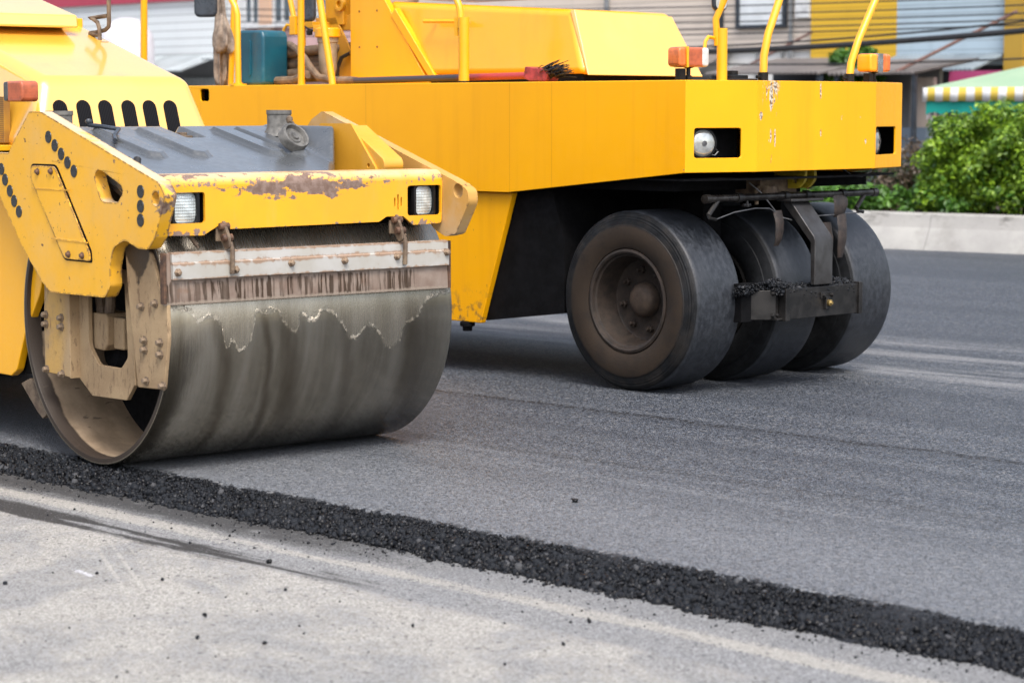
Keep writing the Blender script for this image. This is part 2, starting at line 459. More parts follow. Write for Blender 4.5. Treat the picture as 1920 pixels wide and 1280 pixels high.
def wav(x, f): return np.sin(x * f) * .5 + np.sin(x * f * 2.3 + 1.7) * .3 + np.sin(x * f * 5.1 + .6) * .2
prof = .02 + .014 * wav(sx, 9.) - u * (.265 + .03 * wav(sx, 2.2) + .004 * sx + RNG.exponential(.012, n))
size = RNG.gamma(2.4, .0020, n).clip(.0020, .0155) * (.75 + .6 * u)
zz = np.interp(-prof, [-.05, 0, .03, .25, .6], [-.003, -.006, -.018, Z_OLD - .004, Z_OLD]) + size * .3 + RNG.uniform(0, .007, n) * (u > .12)
g = stones('loose_asphalt_edge', np.stack([sx, prof, zz], 1), size, M_STONE)
g.location = ROAD_O; g.rotation_euler = (0, 0, ROAD_RZ)
tag(g, 'band of loose black crushed asphalt along the raw edge of the new layer', 'asphalt gravel', kind='stuff')
# fine grit on both surfaces
n = 1500
gx = RNG.uniform(-4, 4, n); gy = RNG.uniform(-2.6, -.25, n); gs = RNG.gamma(2.4, .0010, n).clip(.0012, .006)
near = RNG.random(n) < .5; gy[near] = -.27 - RNG.exponential(.08, near.sum())
g = stones('grit', np.stack([gx, gy, Z_OLD + gs * .5], 1), gs, M_STONE); g.location = ROAD_O; g.rotation_euler = (0, 0, ROAD_RZ)
tag(g, 'fine black grit scattered over the pale old road', 'grit', kind='stuff')
proto = None
crumbs = [(-1.42, -1.66, .012), (-1.02, -1.90, .010), (-.86, -1.58, .010), (.03, -1.42, .015), (.25, -1.62, .013), (-.68, -1.86, .015), (-.50, -.72, .013), (.60, -1.05, .011),
          (1.10, -.90, .010), (.95, -.62, .012), (-1.9, -1.15, .010), (-.1, -.98, .009), (.45, -1.52, .010), (1.15, -1.2, .010)]
for x, y, s in crumbs:
    o = stones('asphalt_crumb', np.zeros((1, 3)), np.array([s * .68]), M_STONE); o.location = road_pt(x, y, Z_OLD + s * .55)
    tag(o, 'small black asphalt crumb lying loose on the pale old road', 'asphalt crumb', 'loose asphalt crumbs on the old road')
o = stones('asphalt_crumb', np.zeros((1, 3)), np.array([.013]), M_STONE); o.location = (.247, 8.93, .006)
tag(o, 'dark asphalt crumb lying alone on the smooth new layer in front of the tyres', 'asphalt crumb')

# ================================================================== tandem roller (left)
TR = empty('tandem_roller', (-1.816, 9.904, 0), R(-50), 'yellow tandem roller with a wide wet steel drum, chipped paint and grey tank', 'road roller')
RD = .628

SLURRY_LIP = [(0.0, 0.73), (0.072, 0.711), (0.11, 0.702), (0.138, 0.656), (0.192, 0.675), (0.251, 0.647), (0.285, 0.534), (0.307, 0.567), (0.345, 0.523), (0.403, 0.569), (0.432, 0.686), (0.469, 0.675), (0.536, 0.687), (0.569, 0.63), (0.638, 0.587), (0.653, 0.657), (0.725, 0.628), (0.783, 0.673), (0.83, 0.654), (0.881, 0.595), (0.943, 0.534), (1.02, 0.587), (1.082, 0.542), (1.147, 0.48), (1.199, 0.508), (1.222, 0.581), (1.284, 0.604), (1.35, 0.692), (1.454, 0.715), (1.5, 0.73)]
def mat_drum():
    m = M('wet_drum_steel'); x, y, z = m.xyz()
    st = m.noise(7, 4, .6, st=(.1, 1, .12)); brush = m.noise(150, 3, st=(.04, 1, .04)); mott = m.noise(26, 5, .7, st=(1, 1, .6))
    c = m.mix(m.ramp(st, .3, .7), (.20, .175, .13), (.40, .365, .30))
    c = m.mix(m.mul(m.ramp(mott, .46, .68), .30), c, (.36, .31, .235))
    # dark wet runs curving round the drum
    s = m.add(y, m.mul(z, .22), m.mul(m.m('SUBTRACT', m.noise(1.8, 3), .5), .12))
    for y0, wd, k in ((.36, .05, .5), (.60, .035, .6), (.72, .09, .5), (1.02, .05, .35), (1.40, .13, .55)):
        c = m.mix(m.mul(m.ramp(m.m('ABSOLUTE', m.m('SUBTRACT', s, y0)), wd, .0), m.ramp(z, .80, .55), k), c, (.075, .056, .036))
    # film of pale slurry sliding down from under the scraper; its lip is uneven
    fc = m.n('FloatCurve'); crv = fc.mapping.curves[0]
    while len(crv.points) < len(SLURRY_LIP): crv.points.new(.5, .5)
    for pt, (yy, zz_) in zip(crv.points, SLURRY_LIP): pt.location = (yy / 1.5, zz_); pt.handle_type = 'AUTO'
    fc.mapping.update()
    yw = m.add(y, m.mul(m.m('SUBTRACT', m.noise(18, 4, .7), .5), .035))
    m.put(fc.inputs['Value'], m.mul(yw, 1 / 1.5))
    lip = m.add(fc.outputs[0], m.mul(m.m('SUBTRACT', m.noise(38, 6, .75), .5), .055))
    d = m.m('SUBTRACT', z, lip); front = m.ramp(x, .2, .3)
    film = m.mul(m.ramp(m.add(d, m.mul(m.m('SUBTRACT', m.noise(20, 5, .75), .5), .05)), -.012, .02), front)
    rim = m.mul(m.ramp(m.m('ABSOLUTE', m.m('SUBTRACT', d, .006)), .012, .002), front, m.ramp(m.noise(24, 4), .44, .58))
    spots = m.mul(m.ramp(m.noise(70, 3, .6), .70, .74), m.ramp(z, .40, .50), m.ramp(y, .3, .0, .3, 1.))
    c = m.mix(m.mul(film, m.ramp(m.noise(6, 5), .3, .7, .05, .34)), c, (.36, .32, .26))
    c = m.mix(m.mul(m.ramp(m.add(z, m.mul(m.noise(5, 3), .06)), .70, .78), front, .35), c, (.38, .345, .29))
    c = m.mix(m.mul(m.mx(m.mul(rim, m.ramp(m.noise(13, 5, .7), .46, .62)), m.mul(spots, front)), .6), c, (.42, .36, .29))
    inside = m.ramp(m.m('SQRT', m.add(m.mul(x, x), m.mul(m.m('SUBTRACT', z, RD), m.m('SUBTRACT', z, RD)))), .622, .618)
    dustin = m.ramp(m.add(y, m.mul(m.m('SUBTRACT', m.noise(7, 5), .5), .05)), .062, .075)
    ic = m.mix(dustin, (.030, .019, .012), m.mix(m.ramp(m.noise(9, 5), .3, .7), (.19, .135, .085), (.30, .22, .145)))
    ic = m.mix(m.mul(m.ramp(m.noise(30, 3, st=(1, .3, 1)), .66, .70), .7), ic, (.05, .035, .025))
    c = m.mix(inside, c, ic)
    rough = m.add(m.mul(film, .06), m.ramp(brush, .3, .7, .14, .25), m.mul(inside, .4))
    m.set(c, rough, m.mul(m.m('SUBTRACT', 1., m.mul(m.mx(m.mul(film, .25), m.mul(rim, 1.3)), .55)), m.m('SUBTRACT', 1., inside), .92), .0, .08, .5)
    m.bump(m.add(m.mul(rim, m.ramp(m.noise(13, 5, .7), .46, .62), 1.4), m.mul(film, .2), m.mul(brush, .03), m.mul(film, m.noise(130, 3), .12), m.mul(mott, .10)), .5, .010)
    return m.mat
dr = MB()
dr.lathe([(RD - .03, .38), (RD - .03, 1.11), (RD - .03, 1.485), (RD - .004, 1.49), (RD, 1.484), (RD, .006), (RD - .004, 0), (RD - .028, 0), (RD - .03, .004)], 'y', (0, 0, RD), 180, closed=True)
drum = dr.build('drum', mat_drum(), TR, angle=40)
w = MB(); w.lathe([(RD - .031, .385), (.25, .385), (.22, .33), (.10, .30), (0, .30), (0, .41), (RD - .031, .41)], 'y', (0, 0, RD), 72)
w.build('drum_web', M_DIRTSHADE, drum)

# ---- near and far side plates of the yoke
outer = rounded([(-.387, 1.530), (-.285, 1.530), (.69, 1.245), (.735, 1.195), (.725, 1.165), (.655, 1.02), (.60, .968), (.52, .968), (.415, 1.000), (.32, .965), (.288, .88), (.288, .80), (.245, .748),
                 (-.23, .742), (-.305, .785), (-.46, .915), (-.70, 1.17), (-1.9, 1.17), (-1.9, 1.345), (-.585, 1.345), (-.535, 1.40)],
                [.02, .04, .09, .04, .03, .02, .05, .05, .09, .06, .08, .03, .05, .05, .03, .05, .02, 0, 0, .03, .05])
hole = rounded([(.168, 1.262), (.20, 1.288), (.245, 1.280), (.395, 1.225), (.408, 1.195), (.36, 1.152), (.225, 1.152)], [.03, .02, .03, .03, .03, .02, .05], 3)
pin = circle2(.664, 1.178, .030, 18)
sp = MB().prism(outer, [hole, pin], 'xz', -.08, -.022).build('side_plate', M_WORN, TR, bevel=.005)
far = rounded([(-.50, 1.40), (-.40, 1.49), (-.31, 1.532), (.70, 1.225), (.80, 1.185), (.81, 1.13), (.715, .985), (.64, .97), (.56, 1.00), (.44, 1.10), (.28, 1.19), (0, 1.262), (-.3, 1.262)], [.03, .03, .05, .06, .04, .05, .03, .03, .05, .08, .05, .05, .02])
farhole = rounded([(.235, 1.255), (.25, 1.288), (.30, 1.285), (.34, 1.245)], .015, 3)
MB().prism(far, [farhole, circle2(.735, 1.178, .034, 18)], 'xz', 1.44, 1.495).build('side_plate', M_DUSTY, TR, bevel=.005)
# hatch let into the near plate
hg = MB().prism(rounded([(-.385, 1.302), (-.150, 1.302), (.140, .94), (.145, .890), (-.095, .890), (-.380, 1.23)], [.07, .06, .03, .012, .05, .05], 6), (), 'xz', -.0815, -.079).build('hatch', M_DIRTSHADE, TR)
hc = MB().prism(rounded([(-.376, 1.294), (-.158, 1.294), (.130, .935), (.137, .897), (-.088, .897), (-.371, 1.23)], [.065, .055, .03, .01, .045, .05], 6), (), 'xz', -.0875, -.0812).build('hatch_cover', M_WORN, hg, bevel=.002)
cr = MB().prism([(-.366, 1.196), (-.032, 1.196), (-.028, 1.191), (-.364, 1.191)], (), 'xz', -.0895, -.0872)
cr.build('hatch_crease', M_WORN, hg)
MB().prism([(-.20, .984), (.118, .978), (.120, .972), (-.196, .977)], (), 'xz', -.0900, -.0872).build('hatch_crease', M_WORN, hg)
bolt = MB().lathe([(0, -.014), (.009, -.013), (.012, -.006), (.016, -.003), (.016, .002)], 'y', (0, 0, 0), 8).build('bolt', M_RUSTY, hg)
bolt.location = (-.306, -.088, 1.268)
for x, z in ((-.186, 1.272), (-.046, .918), (.072, .918)): copyof(bolt, hg, (x, -.088, z))
dot = MB().lathe([(0, -.0015), (.0265, -.0015), (.0275, .0005), (.0275, .002)], 'y', (0, 0, 0), 24).build('dot_sticker', M_STICK, sp)
dots = [(-.218, 1.42), (-.163, 1.384), (-.108, 1.348), (-.054, 1.312), (0, 1.276), (-.657, 1.272), (-.624, 1.225), (-.581, 1.176), (-.543, 1.132), (-.50, 1.086), (.548, 1.204), (.546, 1.143), (.544, 1.086)]
dot.location = (dots[0][0], -.081, dots[0][1])
for x, z in dots[1:]: copyof(dot, sp, (x, -.081, z))
# hydraulic hoses seen through the hole in the plate
h = MB()
for k, (dx, dz) in enumerate(((0, 0), (.05, -.02), (.10, -.03))):
    h.tube([(.14 + dx, .05 + .02 * k, 1.33), (.20 + dx, .04, 1.28 + dz), (.27 + dx, .05, 1.20 + dz), (.34 + dx, .07, 1.13)], .017, 8)
h.build('hydraulic_hose', M_RUBBER, TR)
MB().box(.10, .52, .10, .13, 1.06, 1.20).build('inner_bracket', M_DIRTSHADE, TR)

# ---- front cross beam
XB = .62
bar = MB()
front = rounded([(-.020, 1.022), (.175, 1.018), (.262, 1.064), (.290, 1.060), (.305, 1.040), (1.085, 1.046), (1.126, 1.068), (1.221, 1.066), (1.274, 1.026), (1.436, 1.030), (1.440, 1.225), (-.022, 1.225)],
                [.02, .02, .01, .02, .01, .01, .02, .01, .01, .02, 0, 0], 3)
nl = rrect(.008, .184, 1.070, 1.198, .015); nr = rrect(1.243, 1.432, 1.068, 1.202, .015)
bar.prism(front, [nl, nr] + [rrect(a - .004, a + .004, b, c, .003, 2) for a, b, c in ((1.172, 1.110, 1.150), (1.190, 1.095, 1.165), (1.208, 1.110, 1.152))], 'yz', XB - .014, XB)
prof = [(XB, 1.225)] + [(XB - .045 + .045 * math.cos(a), 1.225 + .045 * math.sin(a)) for a in np.linspace(0, math.pi / 2, 8)][1:] + [(.47, 1.272), (.47, 1.258), (XB - .045, 1.256), (XB - .014, 1.225)]
bar.prism(prof, (), 'xz', -.020, 1.438)

def mat_beam():
    m = M('beam_yellow'); x, y, z = m.xyz()
    n1 = m.noise(13, 7, .68, st=(1, .6, 1.2)); n2 = m.noise(32, 5, .7); n3 = m.noise(3, 4)
    base = m.mix(m.ramp(m.noise(2.5, 4), .3, .7), (.80, .38, .012), (.72, .335, .02))
    base = m.mix(m.mul(m.ramp(m.noise(14, 5, st=(1, 1, .2)), .55, .8), .3), base, (.62, .36, .12))
    top = m.ramp(z, 1.225, 1.262)
    c = m.mix(m.mul(top, .6, m.ramp(n1, .25, .6, .4, 1.)), base, (.62, .50, .36))
    # large flake of bare rusted steel under the top bend
    mid = m.m('SUBTRACT', 1., m.mul(m.m('ABSOLUTE', m.m('SUBTRACT', y, .70)), 2.0))
    vert = m.m('SUBTRACT', 1., m.mul(m.m('ABSOLUTE', m.m('SUBTRACT', z, 1.214)), 17.))
    flake = m.ramp(m.add(n1, m.mul(m.mx(mid, -.5), .24), m.mul(m.mx(vert, -1.), .19)), .75, .77)
    edgew = m.ramp(m.add(n2, m.mul(m.ramp(z, 1.062, 1.03), .22), m.mul(m.ramp(m.m('ABSOLUTE', m.m('SUBTRACT', z, 1.235)), .04, .01), .16)), .70, .73)
    chips = m.mul(m.ramp(n2, .74, .76), m.ramp(n3, .45, .58))
    sideL = m.ramp(m.add(n1, m.mul(m.ramp(y, .30, .06), .14), m.mul(m.ramp(z, 1.19, 1.215), .12)), .76, .78)
    rust = m.mx(m.mx(flake, edgew), m.mx(chips, sideL))
    rc = m.mix(m.ramp(n2, .35, .65), (.14, .085, .062), (.23, .16, .13))
    c = m.mix(rust, c, rc)
    m.set(c, m.add(.36, m.mul(rust, .4)), 0., m.mul(m.m('SUBTRACT', 1., rust), .25), .15)
    m.bump(m.add(m.mul(rust, -.8), m.mul(m.noise(12, 3), .5)), .22, .006)
    return m.mat
M_BEAM = mat_beam()
beam = bar.build('cross_beam', M_BEAM, TR, bevel=.003)
ni = MB(); ni.box(XB - .14, XB - .135, -.018, 1.436, 1.03, 1.25)
for a, b in ((-.0, .006), (.19, .196), (1.236, 1.242), (1.433, 1.437)): ni.box(XB - .136, XB - .015, a, b, 1.055, 1.22)
ni.build('lamp_niche', M_DIRTSHADE, beam)
def square_lamp(y0, y1, tilt):
    o = rrect(-.064, .064, -.076, .076, .028, 5)
    hb = MB().prism(o, [rrect(-.052, .052, -.063, .063, .022, 5)], 'yz', -.004, .018)
    hb.prism(rrect(-.056, .056, -.067, .067, .026, 5), (), 'yz', -.085, -.003)
    hb = hb.build('headlight', M_BLACK, TR, bevel=.003)
    hb.location = (XB - .028, (y0 + y1) / 2, 1.134); hb.rotation_euler = (0, 0, tilt)
    ln = MB(); n = 12
    gv = [[None] * (n + 1) for _ in range(n + 1)]
    for i in range(n + 1):
        for j in range(n + 1):
            a, b = -1 + 2 * i / n, -1 + 2 * j / n
            k = (max(abs(a), abs(b)) / max((a ** 6 + b ** 6) ** (1 / 6), 1e-6)) if (a or b) else 1
            gv[i][j] = ln.bm.verts.new((.012 - .012 * (a * a + b * b) * .6, a * k * .052, b * k * .063))
    for i in range(n):
        for j in range(n): ln.bm.faces.new((gv[i][j], gv[i + 1][j], gv[i + 1][j + 1], gv[i][j + 1]))
    ln.build('lens', M_LENS, hb, angle=60)
square_lamp(.026, .172, R(-4)); square_lamp(1.28, 1.415, R(4))
bk = MB().box(XB - .07, XB - .02, .05, .12, 1.052, 1.064).build('lamp_clip', M_GREY, beam)

# ---- scraper in front of the drum
def mat_scraper_white():
    m = M('rusty_white_paint'); x, y, z = m.xyz()
    n1 = m.noise(20, 6, .68); n2 = m.noise(70, 4)
    c = m.mix(m.ramp(m.noise(5, 4), .3, .7), (.42, .41, .39), (.36, .34, .30))
    e = m.mx(m.ramp(m.m('ABSOLUTE', m.m('SUBTRACT', z, .906)), .020, .0), m.mx(m.ramp(z, .855, .838), m.ramp(z, .940, .950)))
    r = m.ramp(m.add(n1, m.mul(e, .25)), .58, .76)
    c = m.mix(m.mul(r, .75), c, (.24, .13, .065)); c = m.mix(m.ramp(m.add(n2, m.mul(e, .14)), .76, .80), c, (.07, .045, .03))
    m.set(c, .55, 0., 0., .1, .4); m.bump(m.mul(n1, 1.), .15, .004); return m.mat
def mat_scraper_brown():
    m = M('mud_streaked_plate'); x, y, z = m.xyz()
    c = m.mix(m.ramp(m.noise(12, 5), .3, .7), (.22, .155, .12), (.31, .245, .20))
    yy = m.vec(m.mul(y, 1.), m.mul(z, .07), 0.)
    run = m.noise(52, 3, .6, co=yy, dist=.3); low = m.noise(4, 3, st=(0, 1, 0))
    startz = m.add(.832, m.mul(m.m('SUBTRACT', m.noise(30, 2, st=(0, 1, 0)), .5), -.06))
    d = m.mul(m.ramp(run, .46, .54), m.ramp(m.m('SUBTRACT', startz, z), -.004, .008), m.ramp(low, .34, .52), m.ramp(y, 1.30, 1.24))
    c = m.mix(m.mul(d, .92), c, (.055, .035, .022))
    c = m.mix(m.mul(m.ramp(m.add(z, m.mul(m.m('SUBTRACT', m.noise(60, 3), .5), .02)), .752, .742), .8), c, (.36, .29, .23))
    c = m.mix(m.mul(m.ramp(m.noise(9, 5, .7), .60, .7), .5), c, (.22, .12, .07))
    m.set(c, m.add(.62, m.mul(d, -.35)), 0., 0., .1, .4); m.bump(m.add(m.mul(d, -.5), m.mul(m.noise(80, 3), .5)), .3, .004); return m.mat
XS = .632
sc = MB().prism([(XS, .738), (XS + .004, .734), (XS + .008, .742), (XS - .004, .95), (XS - .024, .95), (XS - .02, .74)], (), 'xz', -.030, 1.466).build('scraper', mat_scraper_brown(), TR, bevel=.002)
MB().box(XS - .02, XS + .012, -.034, -.020, .742, .952).build('scraper_end', M_RUSTY, sc, bevel=.002)
MB().box(XS - .02, XS + .012, 1.456, 1.470, .736, .950).build('scraper_end', M_RUSTY, sc, bevel=.002)
M_SW = mat_scraper_white()
MB().prism([(XS + .004, .840), (XS + .022, .840), (XS + .024, .907), (XS + .016, .910), (XS + .015, .952), (XS - .02, .954), (XS - .02, .949), (XS, .948)], (), 'xz', .004, 1.452).build('scraper_holder', M_SW, sc, bevel=.002)
sb = MB().lathe([(0, .020), (.009, .019), (.0125, .013), (.0125, .005), (.018, .004), (.018, -.002)], 'x', (0, 0, 0), 6).build('bolt', simple('dusty_bolt', (.30, .22, .15), .6, .2, .2, 60, dark=(.12, .07, .04)), sc, bevel=.0015)
sb.location = (XS + .024, .026, .872)
for y, z in ((.308, .872), (.59, .888), (.87, .886), (1.155, .892), (1.436, .900)): copyof(sb, sc, (XS + .024, y, z))
for y in (.272, 1.180):
    hn = MB()
    hn.prism(rounded([(XS - .05, 1.075), (XS - .005, 1.075), (XS + .035, 1.01), (XS + .04, .965), (XS + .012, .955), (XS - .03, 1.0)], .012, 3), (), 'xz', y - .007, y + .007)
    hn.tube([(XS + .02, y + .012, .985), (XS + .038, y + .012, .955), (XS + .036, y + .012, .90), (XS + .034, y + .012, .855)], .011, 8)
    hn.prism([(XS - .03, 1.05), (XS - .02, 1.05), (XS - .02, .99), (XS - .03, .99)], (), 'xz', y - .03, y + .035)
    hn = hn.build('scraper_hinge', M_BROWNST, TR, bevel=.002)
    q = MB()
    for zz, xx in ((1.052, XS - .008), (1.006, XS + .016)): q.lathe([(0, -.026), (.014, -.024), (.017, -.012), (.017, .022), (0, .024)], 'y', (xx, y, zz), 10)
    q.build('hinge_pin', M_RUSTY, hn)
for y, z0 in ((.155, 1.03), (1.245, 1.03)):
    MB().tube([(XS - .075, y - .02, z0), (XS - .035, y + .002, z0 - .055)], .010, 8).tube([(XS - .035, y + .002, z0 - .055), (XS - .030, y + .004, z0 - .068)], .005, 6).build('spray_nozzle', M_BROWNST, TR)

# ---- tan bearing bracket inside the near end of the drum
def mat_tan():
    m = M('dust_caked_yellow'); x, y, z = m.xyz()
    c = m.mix(m.ramp(m.noise(4, 5), .3, .7), (.255, .175, .10), (.35, .25, .145))
    c = m.mix(m.mul(m.ramp(x, -.15, -.30), m.ramp(m.noise(6, 4), .3, .6), .8), c, (.48, .29, .08))
    c = m.mix(m.mul(m.ramp(m.noise(40, 5, .75, st=(1, 1, .3)), .54, .66), .75), c, (.12, .075, .045))
    wet = m.mul(m.ramp(m.add(z, m.mul(m.m('SUBTRACT', m.noise(8, 4), .5), .25), m.mul(m.m('ABSOLUTE', m.m('SUBTRACT', x, .42)), -1.3)), .80, .83), m.ramp(x, .2, .3))
    c = m.mix(m.mul(wet, .92), c, (.025, .016, .011))
    m.set(c, m.add(.8, m.mul(wet, -.3)), 0., 0., .1, .3); m.bump(m.noise(70, 5), .4, .004); return m.mat
M_TAN = mat_tan()
b = MB()
b.prism(rounded([(-.395, .80), (-.408, .60), (-.405, .372), (-.185, .366), (-.185, .80)], [0, .03, .02, 0, 0]), (), 'xz', -.018, .0)
b.prism(rounded([(.395, .376), (.602, .384), (.642, .60), (.638, .766), (.58, .815), (.530, .92), (.44, 1.04), (.30, 1.04), (.33, .76)], [0, .015, .04, .02, .05, .05, .05, .02, .02]), (), 'xz', -.018, .0)
b.prism([(-.190, .80), (-.190, .366), (-.176, .360), (-.176, .80)], (), 'xz', -.018, .052)
mid = [(-.19, .86), (-.19, .362), (-.075, .292), (.22, .30), (.29, .375), (.41, .372), (.41, 1.0), (.25, 1.0), (.25, .86)]
cut = rounded([(-.095, .80), (-.095, .51), (-.015, .432), (.175, .432), (.235, .485), (.215, .80)], [.01, .05, .05, .04, .04, .01], 4)
b.prism(mid, [cut], 'xz', .030, .052)
b.prism([(.335, .375), (.345, .375), (.335, .80), (.325, .80)], (), 'xz', .0, .032)
br = b.build('drum_bracket', M_TAN, TR, bevel=.004)
bb = MB().lathe([(0, -.024), (.011, -.023), (.0145, -.015), (.0145, -.005), (.021, -.004), (.021, .002)], 'y', (0, 0, 0), 6).build('bolt', M_BROWNST, br, bevel=.0015)
bb.location = (-.385, -.018, .63)
for x, z in ((-.385, .588), (-.245, .625), (-.245, .585), (-.385, .385), (-.245, .376), (.46, .58), (.46, .54), (.585, .58), (.585, .53), (.60, .40), (.47, .41), (.44, .72), (.55, .74)): copyof(bb, br, (x, -.018, z))
mo = MB().prism(rounded([(-.195, .655), (.0, .655), (.015, .64), (.012, .52), (-.02, .492), (-.18, .492), (-.195, .52)], .012, 3), (), 'xz', .06, .20)
mo.box(.012, .10, .09, .2, .50, .64)
mo = mo.build('drum_motor', M_TAN, TR, bevel=.012)
MB().tube([(-.235, .07, .80), (-.235, .07, .60)], .014, 8).tube([(-.10, .10, .80), (-.11, .10, .72), (-.10, .10, .65)], .024, 10).tube([(-.03, .10, .80), (-.02, .10, .72), (-.03, .10, .65)], .024, 10).build('hose', M_BROWNST, mo)
MB().lathe([(0, .12), (.06, .12), (.10, .16), (.10, .30)], 'y', (-.06, 0, .47), 20).box(-.25, .30, .24, .30, .40, .80).build('motor_mount', M_DIRTSHADE, mo)

# ---- yellow body behind the drum, engine hood
MB().prism(rounded([(-2.8, 1.168), (-.72, 1.168), (-.60, 1.00), (-.455, .905), (-.505, .72), (-.66, .52), (-.745, .345), (-.80, .315), (-2.8, .315)], [0, 0, .1, .04, .2, .2, .05, .03, 0]), (), 'xz', .02, .06).build('side_panel', M_PAINT, TR, bevel=.006)
MB().prism([(-2.8, 1.1), (-.70, 1.1), (-.52, .80), (-.60, .50), (-.70, .33), (-2.8, .33)], (), 'xz', .07, 1.42).build('chassis', M_DIRTSHADE, TR)
MB().box(-2.8, -1.00, .27, 1.2, 1.10, 1.42).build('engine_frame', M_DIRTSHADE, TR)
MB().prism([(-.77, .335), (-.62, .345), (-.47, .60), (-.415, .88), (-.52, .86), (-.60, .70)], (), 'xz', .30, .34).build('mud_flap', M_DIRTSHADE, TR)
MB().prism([(-.745, .285), (-.66, .315), (-.60, .30), (-.485, .175), (-.545, .140), (-.60, .17)], (), 'xz', .04, .10).build('rear_scraper', M_BROWNST, TR, bevel=.004)
MB().box(-4.1, -2.8, .1, 1.4, 1.28, 1.42).build('rear_frame', M_PAINT, TR, bevel=.01)
rear = copyof(drum, TR, (-3.46, 0, 0)); copyof(drum.children[0], rear)
def hood_x(z): return -1.02 + (1.69 - z) * .34
hd = MB()
def ring(xf, z, ya, yb): return [(xf, ya, z), (xf, yb, z)]
L0 = [(hood_x(1.36), .215, 1.36), (hood_x(1.36), 1.235, 1.36), (-2.9, 1.235, 1.36), (-2.9, .215, 1.36)]
L1 = [(hood_x(1.688), .325, 1.688), (hood_x(1.688), 1.145, 1.688), (-2.9, 1.145, 2.225), (-2.9, .325, 2.225)]
hd.hull(L0, L1)
hood = hd.build('hood', M_HOOD, TR, bevel=.055, seg=6)
# six vent slots in the hood front, flat insets with the slot shade painted black
vent_y = [.395, .520, .638, .765, .883, 1.000]
fx = Vector((-(0.34), 0, 1)).normalized()
for y in vent_y:
    v = MB(); o = Vector((hood_x(1.47), y, 1.47)); nrm = Vector((1, 0, .34)).normalized()
    pts = [(-.038, -.08), (.038, -.08), (.038, .082)] + [(.038 * math.cos(a), .082 + .038 * math.sin(a)) for a in np.linspace(0, math.pi, 10)][1:-1] + [(-.038, .082)]
    v.prism(pts, (), (Vector((0, 1, 0)), fx, nrm), -.004, .0015, o)
    M_V = bpy.data.materials.get('vent_mesh_shade')
    if M_V is None:
        q = M('vent_mesh_shade'); x_, y_, z_ = q.xyz()
        q.set(q.mix(q.ramp(q.m('SINE', q.mul(y_, 700.)), -.3, .7), (.004, .004, .005), (.014, .014, .016)), .8, spec=.1); M_V = q.mat
    v.build('vent', M_V, hood)
# side grille, cowl, indicator
def mat_grille():
    m = M('rusty_grille'); x, y, z = m.xyz()
    g = m.mul(m.m('ABSOLUTE', m.m('SINE', m.mul(x, 330.))), m.m('ABSOLUTE', m.m('SINE', m.mul(z, 330.))))
    c = m.mix(m.ramp(m.noise(6, 5), .35, .65), (.40, .20, .015), (.24, .115, .02))
    m.set(m.mix(m.mul(m.ramp(g, .25, .6), .7), c, (.05, .03, .012)), .6); m.bump(g, .4, .004); return m.mat
MB().prism([(-2.5, 1.38), (-1.17, 1.38), (-1.17, 1.60), (-2.5, 1.60)], (), 'xz', .205, .24).build('side_grille', mat_grille(), TR, bevel=.003)
MB().box(-2.8, -1.06, .10, .26, 1.345, 1.372).build('step', M_PAINT, TR, bevel=.004)
cw = MB(); cw.hull([(-1.79, -.2, 1.955), (-1.79, .965, 1.955), (-2.9, .965, 1.955), (-2.9, -.2, 1.955)], [(-1.80, -.2, 2.020), (-1.80, .965, 2.020), (-2.9, .965, 2.30), (-2.9, -.2, 2.30)])
cw.build('dash_cowl', M_HOOD, TR, bevel=.012, seg=3)
MB().box(-2.08, -2.02, .95, 1.12, 1.93, 2.015).build('cowl_bracket', M_PAINT, TR, bevel=.006)
il = MB().prism(rrect(-.065, .105, -.048, .048, .022), (), 'xz', -.045, .045).build('indicator_lamp', M_OLDORANGE, TR, bevel=.012, seg=3); il.location = (-.935, .165, 1.622)
MB().prism(rrect(-.068, -.025, -.045, .045, .016), (), 'xz', -.048, .048).build('lamp_back', M_GREY, il, bevel=.006)
# grab hook standing on the far edge of the hood
pz = MB()
pz.tube([(-1.70, 1.09, 2.5), (-1.70, 1.09, 1.985), (-1.705, 1.09, 1.962), (-1.73, 1.085, 1.946), (-1.79, 1.07, 1.936), (-1.845, 1.06, 1.932)], .011, 10)
pz.tube([(-1.845, 1.06, 1.932), (-1.80, 1.06, 1.922), (-1.745, 1.06, 1.918), (-1.745, 1.06, 1.86)], .011, 10)
pz.tube([(-1.71, 1.085, 2.018), (-1.79, 1.07, 2.012), (-1.85, 1.06, 2.008), (-1.80, 1.06, 2.0), (-1.765, 1.06, 1.985), (-1.748, 1.06, 1.955), (-1.745, 1.06, 1.92)], .011, 10)
pz.box(-1.775, -1.70, 1.04, 1.085, 1.865, 1.885)
pz.build('grab_hook', M_BROWNST, TR)

